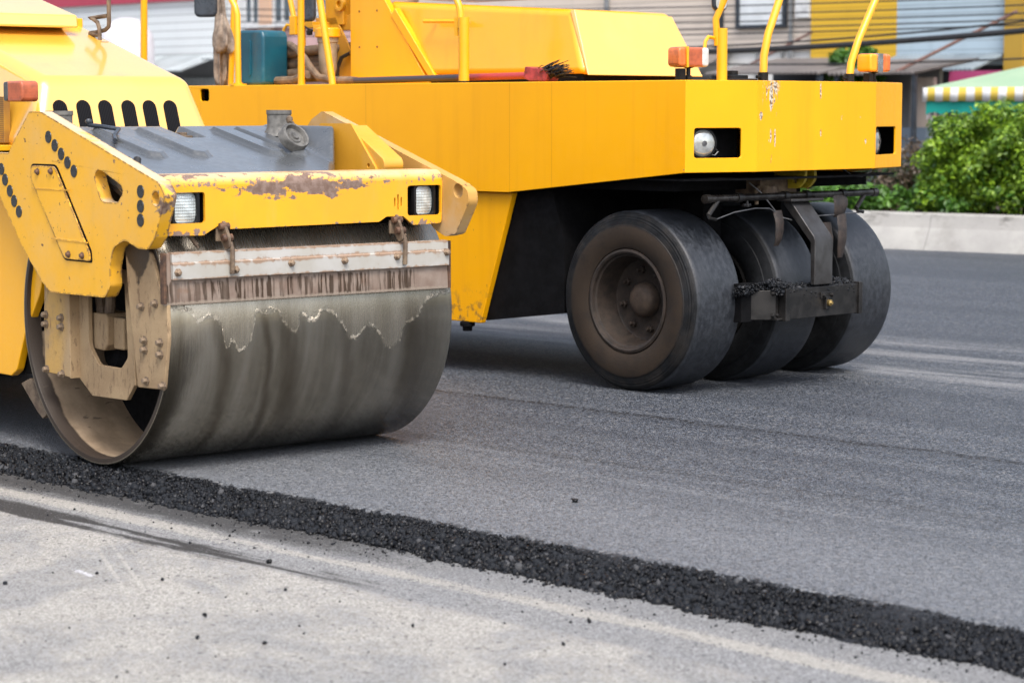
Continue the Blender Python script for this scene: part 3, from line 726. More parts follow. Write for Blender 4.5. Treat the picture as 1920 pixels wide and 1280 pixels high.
# ---- grey water tank between the plates
def tank_z(x, y):
    z = 1.262 + (.5 - x) * .215
    for yc in (.25, .475, .875, 1.0):
        w_ = max(0., 1 - abs(y - yc) / .055); e = min(1, max(0, (x + .36) / .03)) * min(1, max(0, (.20 - abs(y - yc) * .8 - x) / .04))
        z += .020 * min(1., w_ * 3.2) ** 2 * e
    # notch with the tank strap bolt
    nx = min(1, max(0, (-.20 - x) / .03)) * min(1, max(0, (.055 - abs(y - .665)) / .02)); z -= .030 * nx
    # raised triangular shoulder carrying the filler, rising to the right-hand end
    zf = 1.468 + (-.0204) * (x + .45) + SH_B * (y - 1.20)
    h = max(0., min(1., .5 + (zf - z) / .04)); zz = z * (1 - h) + zf * h + .02 * h * (1 - h) if zf > z - .02 else z
    z = min(zz, 1.470) if h > 0 else z
    ym = tank_w(x); e = min((x + .46), (.56 - x), y, (ym - y)); rr = .035
    if e < rr: z -= rr - math.sqrt(max(rr * rr - (rr - e) ** 2, 0))
    return z
SH_B = 1.05
def tank_w(x): return 1.225 if x < .09 else 1.225 - (x - .09) * .72
tk = MB(); NX, NY = 120, 260
gx = np.linspace(-.46, .56, NX)
G = [[tk.bm.verts.new((x, v * tank_w(x), tank_z(x, v * tank_w(x)))) for v in np.linspace(0, 1, NY)] for x in gx]
for i in range(NX - 1):
    for j in range(NY - 1): tk.bm.faces.new((G[i][j], G[i + 1][j], G[i + 1][j + 1], G[i][j + 1]))
loop = [G[i][0] for i in range(NX)] + [G[NX - 1][j] for j in range(1, NY)] + [G[i][NY - 1] for i in range(NX - 2, -1, -1)] + [G[0][j] for j in range(NY - 2, 0, -1)]
low = [tk.bm.verts.new((v.co.x, v.co.y, 1.20 if v.co.x < .3 else 1.17)) for v in loop]
for i in range(len(loop)): tk.bm.faces.new((loop[i], loop[(i + 1) % len(loop)], low[(i + 1) % len(loop)], low[i]))
def mat_tank():
    m = M('grey_tank_plastic'); x, y, z = m.xyz()
    c = m.mix(m.ramp(m.noise(3, 5), .3, .7), (.058, .063, .067), (.074, .079, .084))
    c = m.mix(m.mul(m.ramp(m.noise(60, 5, .7), .46, .66), m.ramp(m.noise(3, 4), .35, .65), .3), c, (.2, .2, .195))
    c = m.mix(m.mul(m.ramp(m.noise(46, 4, .7), .64, .70), m.ramp(m.noise(4, 3), .45, .6), .8), c, (.05, .05, .052))
    scr = m.mul(m.ramp(m.noise(40, 3, st=(.15, 1, 1)), .70, .74), .4)
    c = m.mix(scr, c, (.34, .34, .33))
    m.set(c, m.ramp(m.noise(12, 4), .3, .7, .26, .38), 0., .45, .18, .5); m.bump(m.noise(120, 3), .08, .002); return m.mat
M_TANK = mat_tank()
tank = tk.build('water_tank', M_TANK, TR, angle=60)
MB().prism(rrect(-.055, .05, -.035, .035, .01, 3), (), 'xy', 0, .012, (-.335, .665, 1.408)).lathe([(.026, .0), (.026, .016), (0, .017)], 'z', (-.33, .665, 1.418), 8).build('strap_bolt', M_BROWNST, tank, bevel=.002)
M_CAP = simple('dusty_grey_plastic', (.15, .145, .135), .6, 0., .2, 25)
for x, y, zb, zt, r in ((-.25, 1.15, 1.415, 1.536, .056), (-.40, .075, 1.40, 1.533, .058)):
    MB().lathe([(r * 1.5, zb), (r * 1.15, zb + .025), (r * 1.0, zb + .045), (r, zt - .022), (r * 1.06, zt - .018), (r * 1.06, zt), (r * .9, zt), (r * .88, zt - .03), (0, zt - .03)], 'z', (x, y, 0), 32).build('filler_neck', M_CAP, tank)
# cap hanging open on its tether
cm = Matrix.Rotation(R(-38), 3, 'Y') @ Matrix.Rotation(R(6), 3, 'Z')
cp = MB().lathe([(0, .030), (.016, .030), (.020, .022), (.030, .022), (.034, .015), (.050, .015), (.056, .034), (.066, .034), (.070, .026), (.070, -.012), (.06, -.018), (0, -.018)], 'x', (.10, .985, 1.405), 40, m=cm)
cap = cp.build('filler_cap', M_CAP, tank)
MB().tube([(-.12, 1.12, 1.488), (-.06, 1.10, 1.478), (.0, 1.06, 1.472), (.04, 1.02, 1.462)], .005, 6).lathe([(0, .02), (.014, .012), (.017, 0), (.012, -.014), (0, -.02)], 'z', (-.12, 1.12, 1.492), 10).build('tether', M_BROWNST, cap)
MB().lathe([(0, .02), (.013, .01), (.014, 0), (.008, -.02), (0, -.02)], 'x', (-.36, .20, 1.485), 10).tube([(-.36, .20, 1.47), (-.30, .22, 1.465), (-.20, .26, 1.452), (-.14, .20, 1.425), (-.08, .17, 1.405)], .010, 8).build('fuel_hose', M_MIRRORBACK, TR)
M_ODULL = yellow('dull_orange_yellow', (.62, .30, .02), dust=.35, coat=.05, chips=.2, rough=.5)
# bracket and bent cover to the right of the tank
MB().prism(rounded([(-.05, 1.475), (.20, 1.475), (.39, 1.275), (.39, 1.05), (-.05, 1.05)], [.02, .02, .03, 0, 0]), [circle2(.335, 1.285, .011, 12)], 'xz', 1.238, 1.25).build('tank_bracket', M_ODULL, TR, bevel=.003)
ck = [(.16, 1.468)] + [(.40 + .04 * math.sin(a), 1.29 + .04 * math.cos(a)) for a in np.linspace(.7, 2.6, 8)] + [(.36, 1.24), (.10, 1.30)]
MB().prism(ck, (), 'xz', 1.25, 1.36).build('bent_cover', M_ODULL, TR, bevel=.004)

# ================================================================== pneumatic roller (right)
PR = empty('pneumatic_roller', (.621, 12.514, 0), R(-45.5), 'tall yellow pneumatic roller standing on three smooth black front tyres', 'road roller')
def wall(mb, p0, p1, pts, holes=(), th=.012):
    """a vertical plate from p0 to p1 (plan), its outline given as (distance along, z), outside on the right of p0->p1"""
    a, b = Vector((*p0, 0)), Vector((*p1, 0)); u = (b - a).normalized(); n = Vector((u.y, -u.x, 0))
    mb.prism(pts, holes, (u, Vector((0, 0, 1)), n), -th, 0, a)
def mat_deck():
    m = M('deck_yellow'); x, y, z = m.xyz()
    c = m.mix(m.ramp(m.noise(.9, 4), .3, .7), (.86, .395, .0003), (.80, .355, .0008))
    c = m.mix(m.mul(m.ramp(m.noise(9, 5, st=(1, 1, .05)), .5, .8), .35), c, (.60, .25, .006))
    front = m.ramp(x, .40, .47)
    # paint scraped down to primer by whatever was hung over the front
    s = m.mul(m.ramp(m.add(m.noise(45, 4, .6, st=(1, 1, .25)), m.mul(m.ramp(z, 1.45, 1.69), .12)), .64, .67), m.ramp(m.m('ABSOLUTE', m.m('SUBTRACT', y, .50)), .10, .02), front)
    s2 = m.mul(m.ramp(m.noise(38, 4, .6, st=(1, 1, .5)), .70, .72), m.ramp(m.noise(2.3, 2), .50, .60), front)
    low = m.mul(m.ramp(z, .55, .32), m.ramp(m.noise(14, 5, .7), .50, .62))
    k = m.mx(s, s2)
    jit = m.mul(m.m('SUBTRACT', m.noise(60, 5, .7), .5), 1.6)
    for py, pz, ry, rz in ((.50, 1.61, .016, .085), (.54, 1.66, .008, .04), (.415, 1.505, .014, .024), (.50, 1.395, .007, .04), (.535, 1.385, .007, .05), (.93, 1.64, .007, .05), (.935, 1.41, .006, .022), (1.345, 1.36, .008, .016), (.06, 1.31, .010, .03)):
        e = m.add(m.m('POWER', m.mul(m.m('SUBTRACT', y, py), 1 / ry), 2.), m.m('POWER', m.mul(m.m('SUBTRACT', z, pz), 1 / rz), 2.), jit)
        k = m.mx(k, m.mul(m.ramp(e, 1.1, .7), front))
    c = m.mix(k, c, m.mix(m.ramp(m.noise(60, 3), .42, .58), (.62, .56, .45), (.16, .10, .06)))
    for xw in (-.855, -.52, -2.1):
        c = m.mix(m.mul(m.ramp(m.m('ABSOLUTE', m.m('SUBTRACT', x, xw)), .006, .001), m.ramp(y, .0, -.03), .35), c, (.45, .18, .004))
    c = m.mix(m.mul(low, .8), c, (.12, .08, .04))
    c = m.mix(m.mul(m.ramp(m.noise(40, 3, .6, st=(1, 1, .3)), .70, .74), m.ramp(z, 1.2, 1.0), .7), c, (.10, .06, .03))
    m.set(c, m.ramp(m.noise(30, 4), .3, .7, .34, .46), 0., .10, .2, .35); m.bump(m.add(m.noise(2.4, 3), m.mul(m.noise(60, 3), .04)), .06, .02); return m.mat
M_DECK = mat_deck()
ZT = 1.69; ZB = 1.205
P = [(-3.95, -.05), (.47, -.05), (.60, .385), (.60, 1.435), (.47, 1.865), (-3.95, 1.865)]
dk = MB()
side = [(.23, 1.068), (3.08, 1.068), (4.42, ZB), (4.42, ZT), (0, ZT), (0, 1.42), (.23, 1.40)]
wall(dk, P[0], P[1], side, [rrect(.19, .285, 1.592, 1.672, .02)])
L1 = (Vector(P[2]) - Vector(P[1])).length
niche = rrect(.055, .352, 1.282, 1.440, .018)
wall(dk, P[1], P[2], [(0, ZB), (L1, ZB), (L1, ZT), (0, ZT)], [niche])
wall(dk, P[2], P[3], [(0, ZB), (1.05, ZB), (1.05, ZT), (0, ZT)])
nich2 = rrect(.012, L1 - .105, 1.282, 1.440, .018)
wall(dk, P[3], P[4], [(0, ZB), (L1, ZB), (L1, ZT), (0, ZT)], [nich2])
wall(dk, P[4], P[5], [(0, ZB), (1.34, 1.068), (4.42, 1.068), (4.42, ZT), (0, ZT)])
wall(dk, P[5], P[0], [(0, 1.068), (1.915, 1.068), (1.915, ZT), (0, ZT)])
dk.prism(P, (), 'xy', ZT - .004, ZT + .003)
deck = dk.build('deck_body', M_DECK, PR, bevel=.004)
MB().prism([(-3.9, -.03), (.44, -.03), (.57, .40), (.57, 1.42), (.44, 1.84), (-3.9, 1.84)], (), 'xy', 1.16, 1.17).build('belly_plate', M_DIRTSHADE, PR)
for (p0, p1, c0, c1) in ((P[1], P[2], .05, .36), (P[3], P[4], .0, L1 - .02)):
    sg = 1 if p0 is P[1] else -1
    nb = MB(); wall(nb, (p0[0] - .13, p0[1] + sg * .03), (p1[0] - .13, p1[1] + sg * .03), [(c0 - .06, 1.25), (c1 + .06, 1.25), (c1 + .06, 1.47), (c0 - .06, 1.47)])
    nb.build('lamp_niche', M_DIRTSHADE, deck)
MB().box(.18, .47, 1.828, 1.846, 1.25, 1.47).build('lamp_niche', M_DIRTSHADE, deck)  # lining added in black, standing for the shade inside the niche
def round_lamp(x, y, z, rz):
    o = MB().lathe([(.068, -.06), (.074, -.01), (.074, .004), (.066, .006), (.066, -.002), (0, -.05)], 'x', (0, 0, 0), 32).build('headlight', M_BLACK, PR)
    o.location = (x, y, z); o.rotation_euler = (0, 0, rz); o.scale = (1.1, 1.1, 1.1)
    MB().lathe([(.066, .0), (.060, .008), (.045, .014), (.02, .018), (0, .019)], 'x', (0, 0, 0), 32).build('lens', M_LENSR, o)
    MB().lathe([(.012, .019), (.013, .022), (0, .024)], 'x', (0, 0, 0), 12).build('bulb_cap', M_GREY, o)
round_lamp(.468, .092, 1.360, R(-22)); round_lamp(.475, 1.615, 1.357, R(22))
MB().tube([(.45, .15, 1.30), (.47, .19, 1.295), (.475, .21, 1.315), (.47, .19, 1.33)], .004, 6).build('lamp_wire', M_GREY, deck)
# lower skirt, dark inner frame
MB().prism([(-3.75, .305), (-1.135, .300), (-.868, 1.066), (-3.75, 1.066)], (), 'xz', -.012, .03).build('side_skirt', M_DECK, PR, bevel=.006)
MB().prism([(-3.75, .305), (-1.135, .300), (-.868, 1.066), (-3.75, 1.066)], (), 'xz', 1.79, 1.83).build('side_skirt', M_DECK, PR, bevel=.006)
fr = MB().prism([(-3.7, .33), (-1.12, .315), (-.50, .395), (-.50, .80), (-.62, 1.15), (-3.7, 1.15)], (), 'xz', .035, 1.78)
fr.box(-.62, .30, .05, 1.76, 1.10, 1.158); fr.box(-.15, .15, .47, .62, .55, 1.1); fr.box(-.15, .15, 1.15, 1.33, .55, 1.1)
fr.build('chassis', M_DIRTSHADE, PR)
MB().tube([(-.1, .44, .495), (-.1, 1.36, .495)], .09, 16).build('axle', M_DIRTSHADE, PR)
MB().lathe([(.03, .0), (.045, -.01), (.045, -.03), (.03, -.035), (.028, -.06), (0, -.06)], 'z', (-1.27, .01, .305), 10).build('drain_plug', M_DIRTSHADE, PR)

# ---- wheels
def mat_tread(name, dusty):
    m = M(name); x, y, z = m.xyz()
    ra = m.m('SQRT', m.add(m.mul(x, x), m.mul(z, z)))
    ang = m.m('ARCTAN2', z, x)
    st = m.noise(5, 4, .6, co=m.vec(m.mul(ang, 2.2), m.mul(y, 7.), m.mul(ra, 6.)))
    tread = m.ramp(ra, .484, .490)
    c = m.mix(tread, m.mix(m.ramp(st, .35, .7), (.005, .0055, .0065), (.010, .011, .013)), m.mix(m.ramp(st, .35, .7), (.013, .015, .019), (.030, .034, .042)))  # tread lighter and bluer than sidewall; its grazing sheen is put into the colour
    c = m.mix(m.mul(m.ramp(m.noise(4, 5), .45, .7), .3), c, (.035, .037, .041))
    side = m.mul(m.ramp(y, .055, .02), dusty)
    band = m.mul(m.ramp(m.add(ra, m.mul(m.m('SUBTRACT', m.noise(6, 4), .5), .03)), .425, .405), side)
    c = m.mix(m.mul(band, m.ramp(m.noise(7, 5), .25, .6, .55, 1.)), c, (.036, .026, .019))
    c = m.mix(m.mul(side, m.m('SUBTRACT', 1., band), m.ramp(m.noise(9, 5), .4, .7), .5), c, (.035, .030, .026))
    m.set(c, m.add(.62, m.mul(tread, m.ramp(st, .3, .7, -.22, -.10))), 0., 0., .1, m.add(.18, m.mul(tread, .32)))
    grit = m.noise(70, 4, .7, st=(1, .5, 1))
    m.bump(m.add(m.mul(st, .15), m.mul(grit, .6), m.mul(side, m.m('SINE', m.mul(ra, 420.)), m.ramp(ra, .44, .45), .5)), .35, .006); return m.mat
M_TYRE = mat_tread('smooth_tyre_rubber', 1.); M_TYRE2 = mat_tread('clean_tyre_rubber', .0)
M_RIM = simple('dusty_brown_rim', (.040, .028, .021), .6, .2, .2, 20, dark=(.020, .015, .012), bump=.2)
RT = .495
prof = [(.285, .03), (.292, .012), (.315, .001), (.36, -.006), (.40, -.004), (.418, .001), (.421, .006), (.45, .012), (.476, .022), (.488, .036), (.4945, .054), (RT, .09), (RT + .001, .21), (RT, .34), (.4945, .37), (.488, .388), (.47, .398), (.40, .424), (.32, .418), (.285, .39)]
def make_wheel(mt, mrim, mhub):
    o = MB().lathe(prof, 'y', (0, 0, 0), 128, closed=True).build('wheel', mt, PR, angle=28)
    r = MB().lathe([(.287, .025), (.285, .010), (.272, .006), (.262, .012), (.258, .030), (.248, .036), (.240, .10), (.225, .17), (.215, .176), (.10, .176), (.098, .168), (0, .168), (0, .30), (.287, .30)], 'y', (0, 0, 0), 72).build('rim', mrim, o)
    MB().lathe([(.098, .178), (.094, .135), (.080, .118), (.066, .106), (.030, .098), (0, .098)], 'y', (0, 0, 0), 12).build('hub_cap', mhub, o, bevel=.004)
    nut = MB().lathe([(0, -.045), (.012, -.045), (.013, -.022), (.021, -.021), (.021, .002)], 'y', (0, 0, 0), 6).build('wheel_nut', mrim, o, bevel=.0015)
    for k in range(8):
        a = 2 * math.pi * k / 8 + .2; q = nut if k == 0 else copyof(nut, o)
        q.location = (.165 * math.cos(a), .176, .165 * math.sin(a))
    return o
W0 = make_wheel(M_TYRE, M_RIM, simple('dusty_hub', (.07, .046, .031), .7, .1, .2, 25, dark=(.04, .028, .02), bump=.25)); W0.location = (0, 0, RT)
W1 = make_wheel(M_TYRE2, M_DARK, M_DARK); W1.location = (0, .685, RT)
def copy_wheel(x, y):
    c = copyof(W1, PR, (x, y, RT))
    for ch in list(W1.children): copyof(ch, c)
    c.rotation_euler = (0, random.uniform(0, 6.28), 0)
copy_wheel(0, 1.375)

# ---- spray bar, arm and scraper trough in front of the tyres
xb = .46
sb_ = MB().tube([(xb, .135, 1.062), (xb, 1.625, 1.062)], .020, 14)
for y in (.14, 1.62): sb_.tube([(xb, y - .02, 1.062), (xb, y + .02, 1.062)], .025, 14)
sb_ = sb_.build('spray_bar', M_BARST, PR)
q = MB()
for y in (.40, .80, .99, 1.32): MB().tube([(xb, y - .018, 1.062), (xb, y + .018, 1.062)], .027, 14).build('pipe_clamp', M_DARK, sb_)
for y in (.47,): q.tube([(xb, y, 1.05), (xb + .01, y, 1.01)], .008, 8).tube([(xb, y - .03, 1.02), (xb, y + .03, 1.02)], .010, 8)
q.build('spray_valve', M_DARK, sb_)
for y, s in ((.24, -1), (1.54, -1)):
    MB().tube([(xb, y, 1.062), (xb + .01, y - .10, .975)], .014, 8).tube([(xb + .01, y - .10, .975), (xb + .03, y - .115, .962), (xb + .03, y - .06, .952)], .009, 8).build('spray_arm', M_DARK, sb_)
MB().tube([(xb + .03, .18, .953), (xb + .02, .34, .985), (xb + .02, .52, 1.002), (xb + .02, .64, .998), (xb + .03, .70, .97)], .0035, 8).build('spray_pipe', M_GREY, sb_)
MB().tube([(xb + .03, 1.48, .952), (xb + .02, 1.2, .945), (xb, 1.0, .94)], .004, 6).build('spray_pipe', M_GREY, sb_)
MB().tube([(xb - .05, .55, 1.14), (xb, .60, 1.08), (xb + .03, .72, .95), (xb + .05, .80, .93)], .004, 8).build('spray_pipe', M_GREY, sb_)
ar = MB(); y0, y1 = .845, 1.005
ap = [(.455, 1.035), (.485, 1.040), (.655, .845), (.665, .82), (.665, .575), (.635, .575), (.63, .81), (.435, 1.02)]
ar.prism(ap, (), 'xz', y0 - .03, y1 - .03).box(.42, .53, y0 - .07, y1 + .06, 1.03, 1.046)
ar.build('scraper_arm', simple('worn_black_arm', (.060, .059, .060), .38, .45, .25, 10, dark=(.03, .027, .025)), PR, bevel=.006)
xt = .67
tr = MB()
tr.box(xt - .012, xt, .565, 1.205, .400, .566); tr.box(xt - .16, xt - .15, .45, 1.205, .40, .56); tr.box(xt - .15, xt - .012, .50, 1.205, .400, .410)
tr.build('scraper_trough', M_DARK, PR, bevel=.003)
tp = MB().box(xt - .16, xt + .012, 1.20, 1.232, .395, .575).build('trough_end', M_DARK, PR, bevel=.004)
tp2 = MB().box(xt - .04, xt + .010, .548, .585, .392, .570).build('trough_end', M_DARK, PR, bevel=.004)
MB().prism([(xt - .15, .40), (xt - .04, .52), (xt - .04, .548), (xt - .16, .43)], (), 'xy', .40, .56).build('trough_side', M_DARK, PR, bevel=.003)
MB().box(xt - .19, xt - .13, .34, .46, .39, .60).build('trough_bracket', M_DIRTSHADE, PR, bevel=.004)
tb = MB().box(xt, xt + .012, .855, .965, .50, .535).box(xt + .0, xt + .02, .89, .93, .44, .51).build('trough_clip', M_DARK, PR, bevel=.003)
MB().lathe([(0, .028), (.008, .028), (.012, .018), (.018, .016), (.018, 0)], 'x', (xt + .018, .912, .475), 10).build('grease_nipple', M_BRASS, tb)
bt = MB().lathe([(0, .018), (.010, .018), (.0125, .010), (.0125, 0)], 'x', (0, 0, 0), 6).build('bolt', M_DARK, PR); bt.location = (xt + .012, .875, .518)
copyof(bt, PR, (xt + .012, .945, .518))
for y, z in ((.50, .545), (.535, .545), (.50, .425), (.535, .425)): copyof(bt, PR, (xt - .045, y, z))
# worn rubber and sack strips hanging from the spray bar
def rag_strip(name, y, zt, zb, w, mat, par, x=.475, seed=0):
    rg = random.Random(seed); mb = MB(); n = 9; rows = []
    for i in range(n + 1):
        t = i / n; z = zt + (zb - zt) * t; ww = w * (1 - .5 * t ** 3) * (1 + .05 * rg.uniform(-1, 1))
        dx = .02 * math.sin(t * 3) + rg.uniform(-.002, .002); dy = .012 * math.sin(t * 2 + seed)
        rows.append([(x + dx + .010 * math.cos(a), y + dy + ww / 2 * math.sin(a), z) for a in np.linspace(0, 2 * math.pi, 13)[:-1]])
    vs = [[mb.bm.verts.new(p) for p in r_] for r_ in rows]
    for i in range(n):
        for k in range(12): mb.bm.faces.new((vs[i][k], vs[i][(k + 1) % 12], vs[i + 1][(k + 1) % 12], vs[i + 1][k]))
    mb.bm.faces.new(vs[0][::-1]); mb.bm.faces.new(vs[-1])
    return mb.build(name, mat, par)
M_FLAP = simple('scorched_canvas', (.040, .027, .021), .55, 0., .25, 25, dark=(.012, .009, .008), bump=.4)
rag_strip('scraper_flap', .70, .985, .79, .075, M_FLAP, PR, .48, 1)
rag_strip('scraper_flap', 1.27, 1.055, .93, .13, M_FLAP, PR, .47, 2)
rag_strip('scraper_flap', 1.285, .95, .70, .085, M_FLAP, PR, .48, 3)
rag_strip('scraper_flap', 1.215, .90, .65, .085, M_FLAP, PR, .44, 4)
# loose asphalt lying in the trough
n = 9000
P_ = np.stack([RNG.uniform(xt - .16, xt - .004, n), RNG.uniform(.30, 1.20, n), RNG.uniform(.50, .585, n) + RNG.exponential(.007, n)], 1)
P_[P_[:, 1] < .5, 2] -= 0; P_[:, 2] = .548 + .012 * np.sin(P_[:, 1] * 13) + .03 * np.clip(1 - np.abs(P_[:, 0] - (xt - .09)) / .08, 0, 1) + .02 * (P_[:, 1] < .6) + RNG.uniform(-.035, .012, n)
keep = (P_[:, 1] > .5) | (P_[:, 0] < xt - .10)
P_ = P_[keep]
o = stones('asphalt_crumbs', P_, RNG.gamma(5, .0012, len(P_)).clip(.0025, .011), M_STONE); o.location = PR.location; o.rotation_euler = PR.rotation_euler
tag(o, 'heap of black asphalt crumbs lying in the scraper trough between the tyres', 'asphalt crumbs', kind='stuff')
# tow lugs, steering block, hanging cable
lug = rounded([(.30, 1.205), (.52, 1.205), (.52, 1.145), (.47, 1.10), (.36, 1.10), (.30, 1.15)], [0, 0, .05, .05, .05, .02], 4)
for y in (.90, .985):
    MB().prism(lug, [circle2(.45, 1.15, .022, 14)], 'xz', y, y + .022).build('tow_lug', simple('green_yellow_paint', (.42, .32, .02), .5, 0., .15, 20), PR, bevel=.003)
MB().box(.22, .40, .66, .98, 1.07, 1.155).lathe([(.05, 1.04), (.06, 1.08), (.05, 1.12)], 'z', (.40, .72, 0), 14).tube([(.36, .70, 1.12), (.42, .60, 1.10), (.44, .58, 1.02)], .012, 8).build('steering_block', M_BROWNST, PR, bevel=.004)
MB().tube([(.46, 1.32, 1.20), (.46, 1.40, 1.165), (.46, 1.50, 1.155), (.45, 1.60, 1.18), (.44, 1.62, 1.21)], .006, 6).build('cable', M_RUBBER, PR)

# ---- engine hood and upperworks
hd = MB()
B0 = [(-.655, .36, 1.738), (-.655, 1.37, 1.738), (-2.02, 1.37, 1.745), (-2.02, .36, 1.745)]
T0 = [(-.815, .42, 2.115), (-.83, 1.30, 2.115), (-2.45, 1.30, 2.215), (-2.45, .42, 2.215)]
hd.hull(B0, T0)
hood = hd.build('hood', yellow('hood_yellow_pale', (.80, .375, .006), dust=.05, coat=.5, rough=.4), PR, bevel=.045, seg=5)
fpl = MB(); nf = Vector((.377, 0, .16)).normalized()
fpl.hull([(-.640, .375, 1.735), (-.640, 1.375, 1.735), (-.652, 1.375, 1.735), (-.652, .375, 1.735)], [(-.795, .415, 2.112), (-.795, 1.265, 2.095), (-.83, 1.265, 2.095), (-.83, .415, 2.112)])
fpl.build('hood_front', M_HOOD, hood, bevel=.004)
MB().box(-2.05, -.70, .385, 1.345, 1.688, 1.742).build('hood_gap_shade', M_DIRTSHADE, PR)  # black block drawn for the shaded gap under the hood
MB().tube([(-1.99, .33, 2.075), (-1.63, .33, 2.065)], .012, 8).tube([(-1.95, .335, 2.075), (-1.95, .39, 2.075)], .008, 8).tube([(-1.66, .335, 2.066), (-1.66, .39, 2.066)], .008, 8).build('hood_handle', M_PAINT, hood)
MB().prism([(-1.98, 1.742), (-1.915, 1.742), (-2.285, 2.165), (-2.325, 2.12)], (), 'xz', .352, .40).build('hood_edge_strip', M_PAINT, hood, bevel=.004)
MB().prism([(-2.72, 1.70), (-1.985, 1.70), (-2.42, 2.26), (-2.42, 2.9), (-2.72, 2.9)], (), 'xz', .36, .41).build('cab_panel', M_PAINT, PR, bevel=.005)
rv = MB().lathe([(0, -.004), (.006, -.003), (.007, .001)], 'y', (0, 0, 0), 8).build('rivet', M_RUSTY, PR); rv.location = (-2.63, .36, 2.155)
for x, z in ((-2.46, 2.155), (-2.63, 1.93), (-2.46, 1.93)): copyof(rv, PR, (x, .36, z))
MB().box(-2.6, -1.0, .45, 1.35, 2.24, 2.5).build('operator_floor', M_PAINT, PR, bevel=.01)
up = MB()
up.prism([(-3.02, 1.70), (-2.73, 1.70), (-2.73, 1.80), (-2.96, 2.13), (-3.16, 2.13), (-3.16, 2.08), (-3.04, 2.06), (-3.10, 1.95)], (), 'xz', .44, .455)
up.box(-2.95, -2.70, .46, .60, 2.045, 2.145); up.box(-3.06, -2.88, .44, .56, 2.08, 2.9)
up.lathe([(.045, .42), (.045, .45), (.022, .452), (.022, .42)], 'y', (-2.905, 0, 2.21), 20, closed=True)
up.box(-3.18, -3.02, .30, .46, 2.06, 2.10)
up.prism([(-3.0, 1.70), (-2.74, 1.70), (-2.74, 2.05), (-2.80, 2.05)], (), 'xz', .60, .62)
up.build('seat_frame', yellow('frame_yellow', (.62, .30, .01), dust=.2, coat=.1), PR, bevel=.004)
fl = MB().lathe([(0, 1.745), (.045, 1.75), (.058, 1.80), (.062, 1.96), (.068, 1.965), (.068, 1.995), (.06, 2.0), (0, 2.0)], 'z', (-2.87, .30, 0), 24).build('filter_bowl', simple('dusty_clear_plastic', (.36, .29, .20), .35, 0., .12, 10), PR)
MB().lathe([(0, 1.99), (.080, 1.995), (.084, 2.0), (.084, 2.05), (.06, 2.058), (0, 2.06)], 'z', (-2.87, .30, 0), 24).box(-2.97, -2.90, .26, .33, 2.03, 2.075).build('filter_head', M_PAINT, fl, bevel=.004)
MB().tube([(-2.96, .28, 2.035), (-3.01, .26, 2.05), (-3.07, .25, 2.08), (-3.11, .25, 2.085)], .006, 6).lathe([(0, -.02), (.02, -.015), (.022, .01), (0, .02)], 'z', (-3.005, .26, 2.03), 10).build('filter_fitting', M_DARK, fl)
dv = MB().tube([(-2.90, .40, 1.735), (-2.90, .40, 1.80), (-2.865, .41, 1.87), (-2.80, .42, 1.895), (-2.74, .42, 1.90)], .013, 8).build('drain_hose', M_RUBBER, PR)
MB().tube([(-2.77, .41, 1.90), (-2.70, .41, 1.897)], .018, 8).tube([(-2.735, .41, 1.90), (-2.735, .41, 1.83)], .013, 8).tube([(-2.76, .40, 1.935), (-2.74, .40, 1.93), (-2.735, .41, 1.90)], .008, 8).build('tap', M_BRASS, dv)
# handrail posts
def rail(pts, r=.021, foot=True, name='handrail', mat=M_PAINT):
    o = MB().tube(pts, r, 12).build(name, mat, PR)
    if foot:
        p = pts[0]
        MB().lathe([(.0, 1.692), (.055, 1.692), (.055, 1.703), (.028, 1.704), (.028, 1.71), (0, 1.712)], 'z', (p[0], p[1], 0), 16).build('foot_plate', mat, o)
    return o
rail([(-3.415, .0, 1.692), (-3.418, .0, 2.15), (-3.44, .0, 2.20), (-3.49, .0, 2.26), (-3.7, 0, 2.5)])
rail([(-2.774, .0, 1.692), (-2.768, .0, 2.7)], .022, False)
rail([(-2.47, .0, 1.692), (-2.475, .0, 1.72), (-2.585, .0, 2.21), (-2.68, .0, 2.65)], .022, False)
rail([(-1.285, .0, 1.692), (-1.285, .0, 2.070)], .032, False, 'rail_socket')
MB().tube([(-1.315, .0, 2.01), (-1.315, .0, 2.10), (-1.325, .0, 2.14), (-1.36, .0, 2.20), (-1.42, .0, 2.3)], .020, 10).box(-1.345, -1.318, -.02, .02, 1.965, 2.07).build('mirror_arm', M_PAINT, PR)
MB().lathe([(0, 1.691), (.036, 1.691), (.036, 1.703), (0, 1.703)], 'z', (-1.285, 0, 0), 16).build('socket_foot', M_BLACK, PR)
rail([(-4.95, .35, 1.69), (-4.88, .32, 2.6)], .024, False)
rail([(-3.885, .3, 1.69), (-3.83, .3, 2.35)], .020, False)
MB().tube([(-3.145, .32, 1.70), (-3.14, .32, 1.97), (-3.15, .32, 2.5)], .016, 10).box(-3.235, -3.175, .28, .32, 2.02, 2.14).tube([(-3.21, .30, 2.13), (-3.25, .30, 2.26), (-3.30, .30, 2.45)], .018, 10).tube([(-3.22, .30, 2.08), (-3.27, .29, 2.085), (-3.30, .29, 2.06), (-3.31, .29, 2.03)], .010, 8).build('lever_post', M_PAINT, PR, bevel=.003)
def mirror(name, loc, rz, back, w=.075, h=.11, flip=False):
    o = MB().prism(rrect(-w, w, -h, h, .045, 5), (), 'yz', -.045, .0).build(name, back, PR, bevel=.028, seg=4)
    o.location = loc; o.rotation_euler = (0, 0, rz)
    MB().prism(rrect(-w + .012, w - .012, -h + .012, h - .012, .035, 5), (), 'yz', .0005, .003).build('mirror_glass', M_CHROME, o)
    return o
mirror('mirror', (-4.08, .26, 2.27), R(120), M_MIRRORBACK, .085, .115)
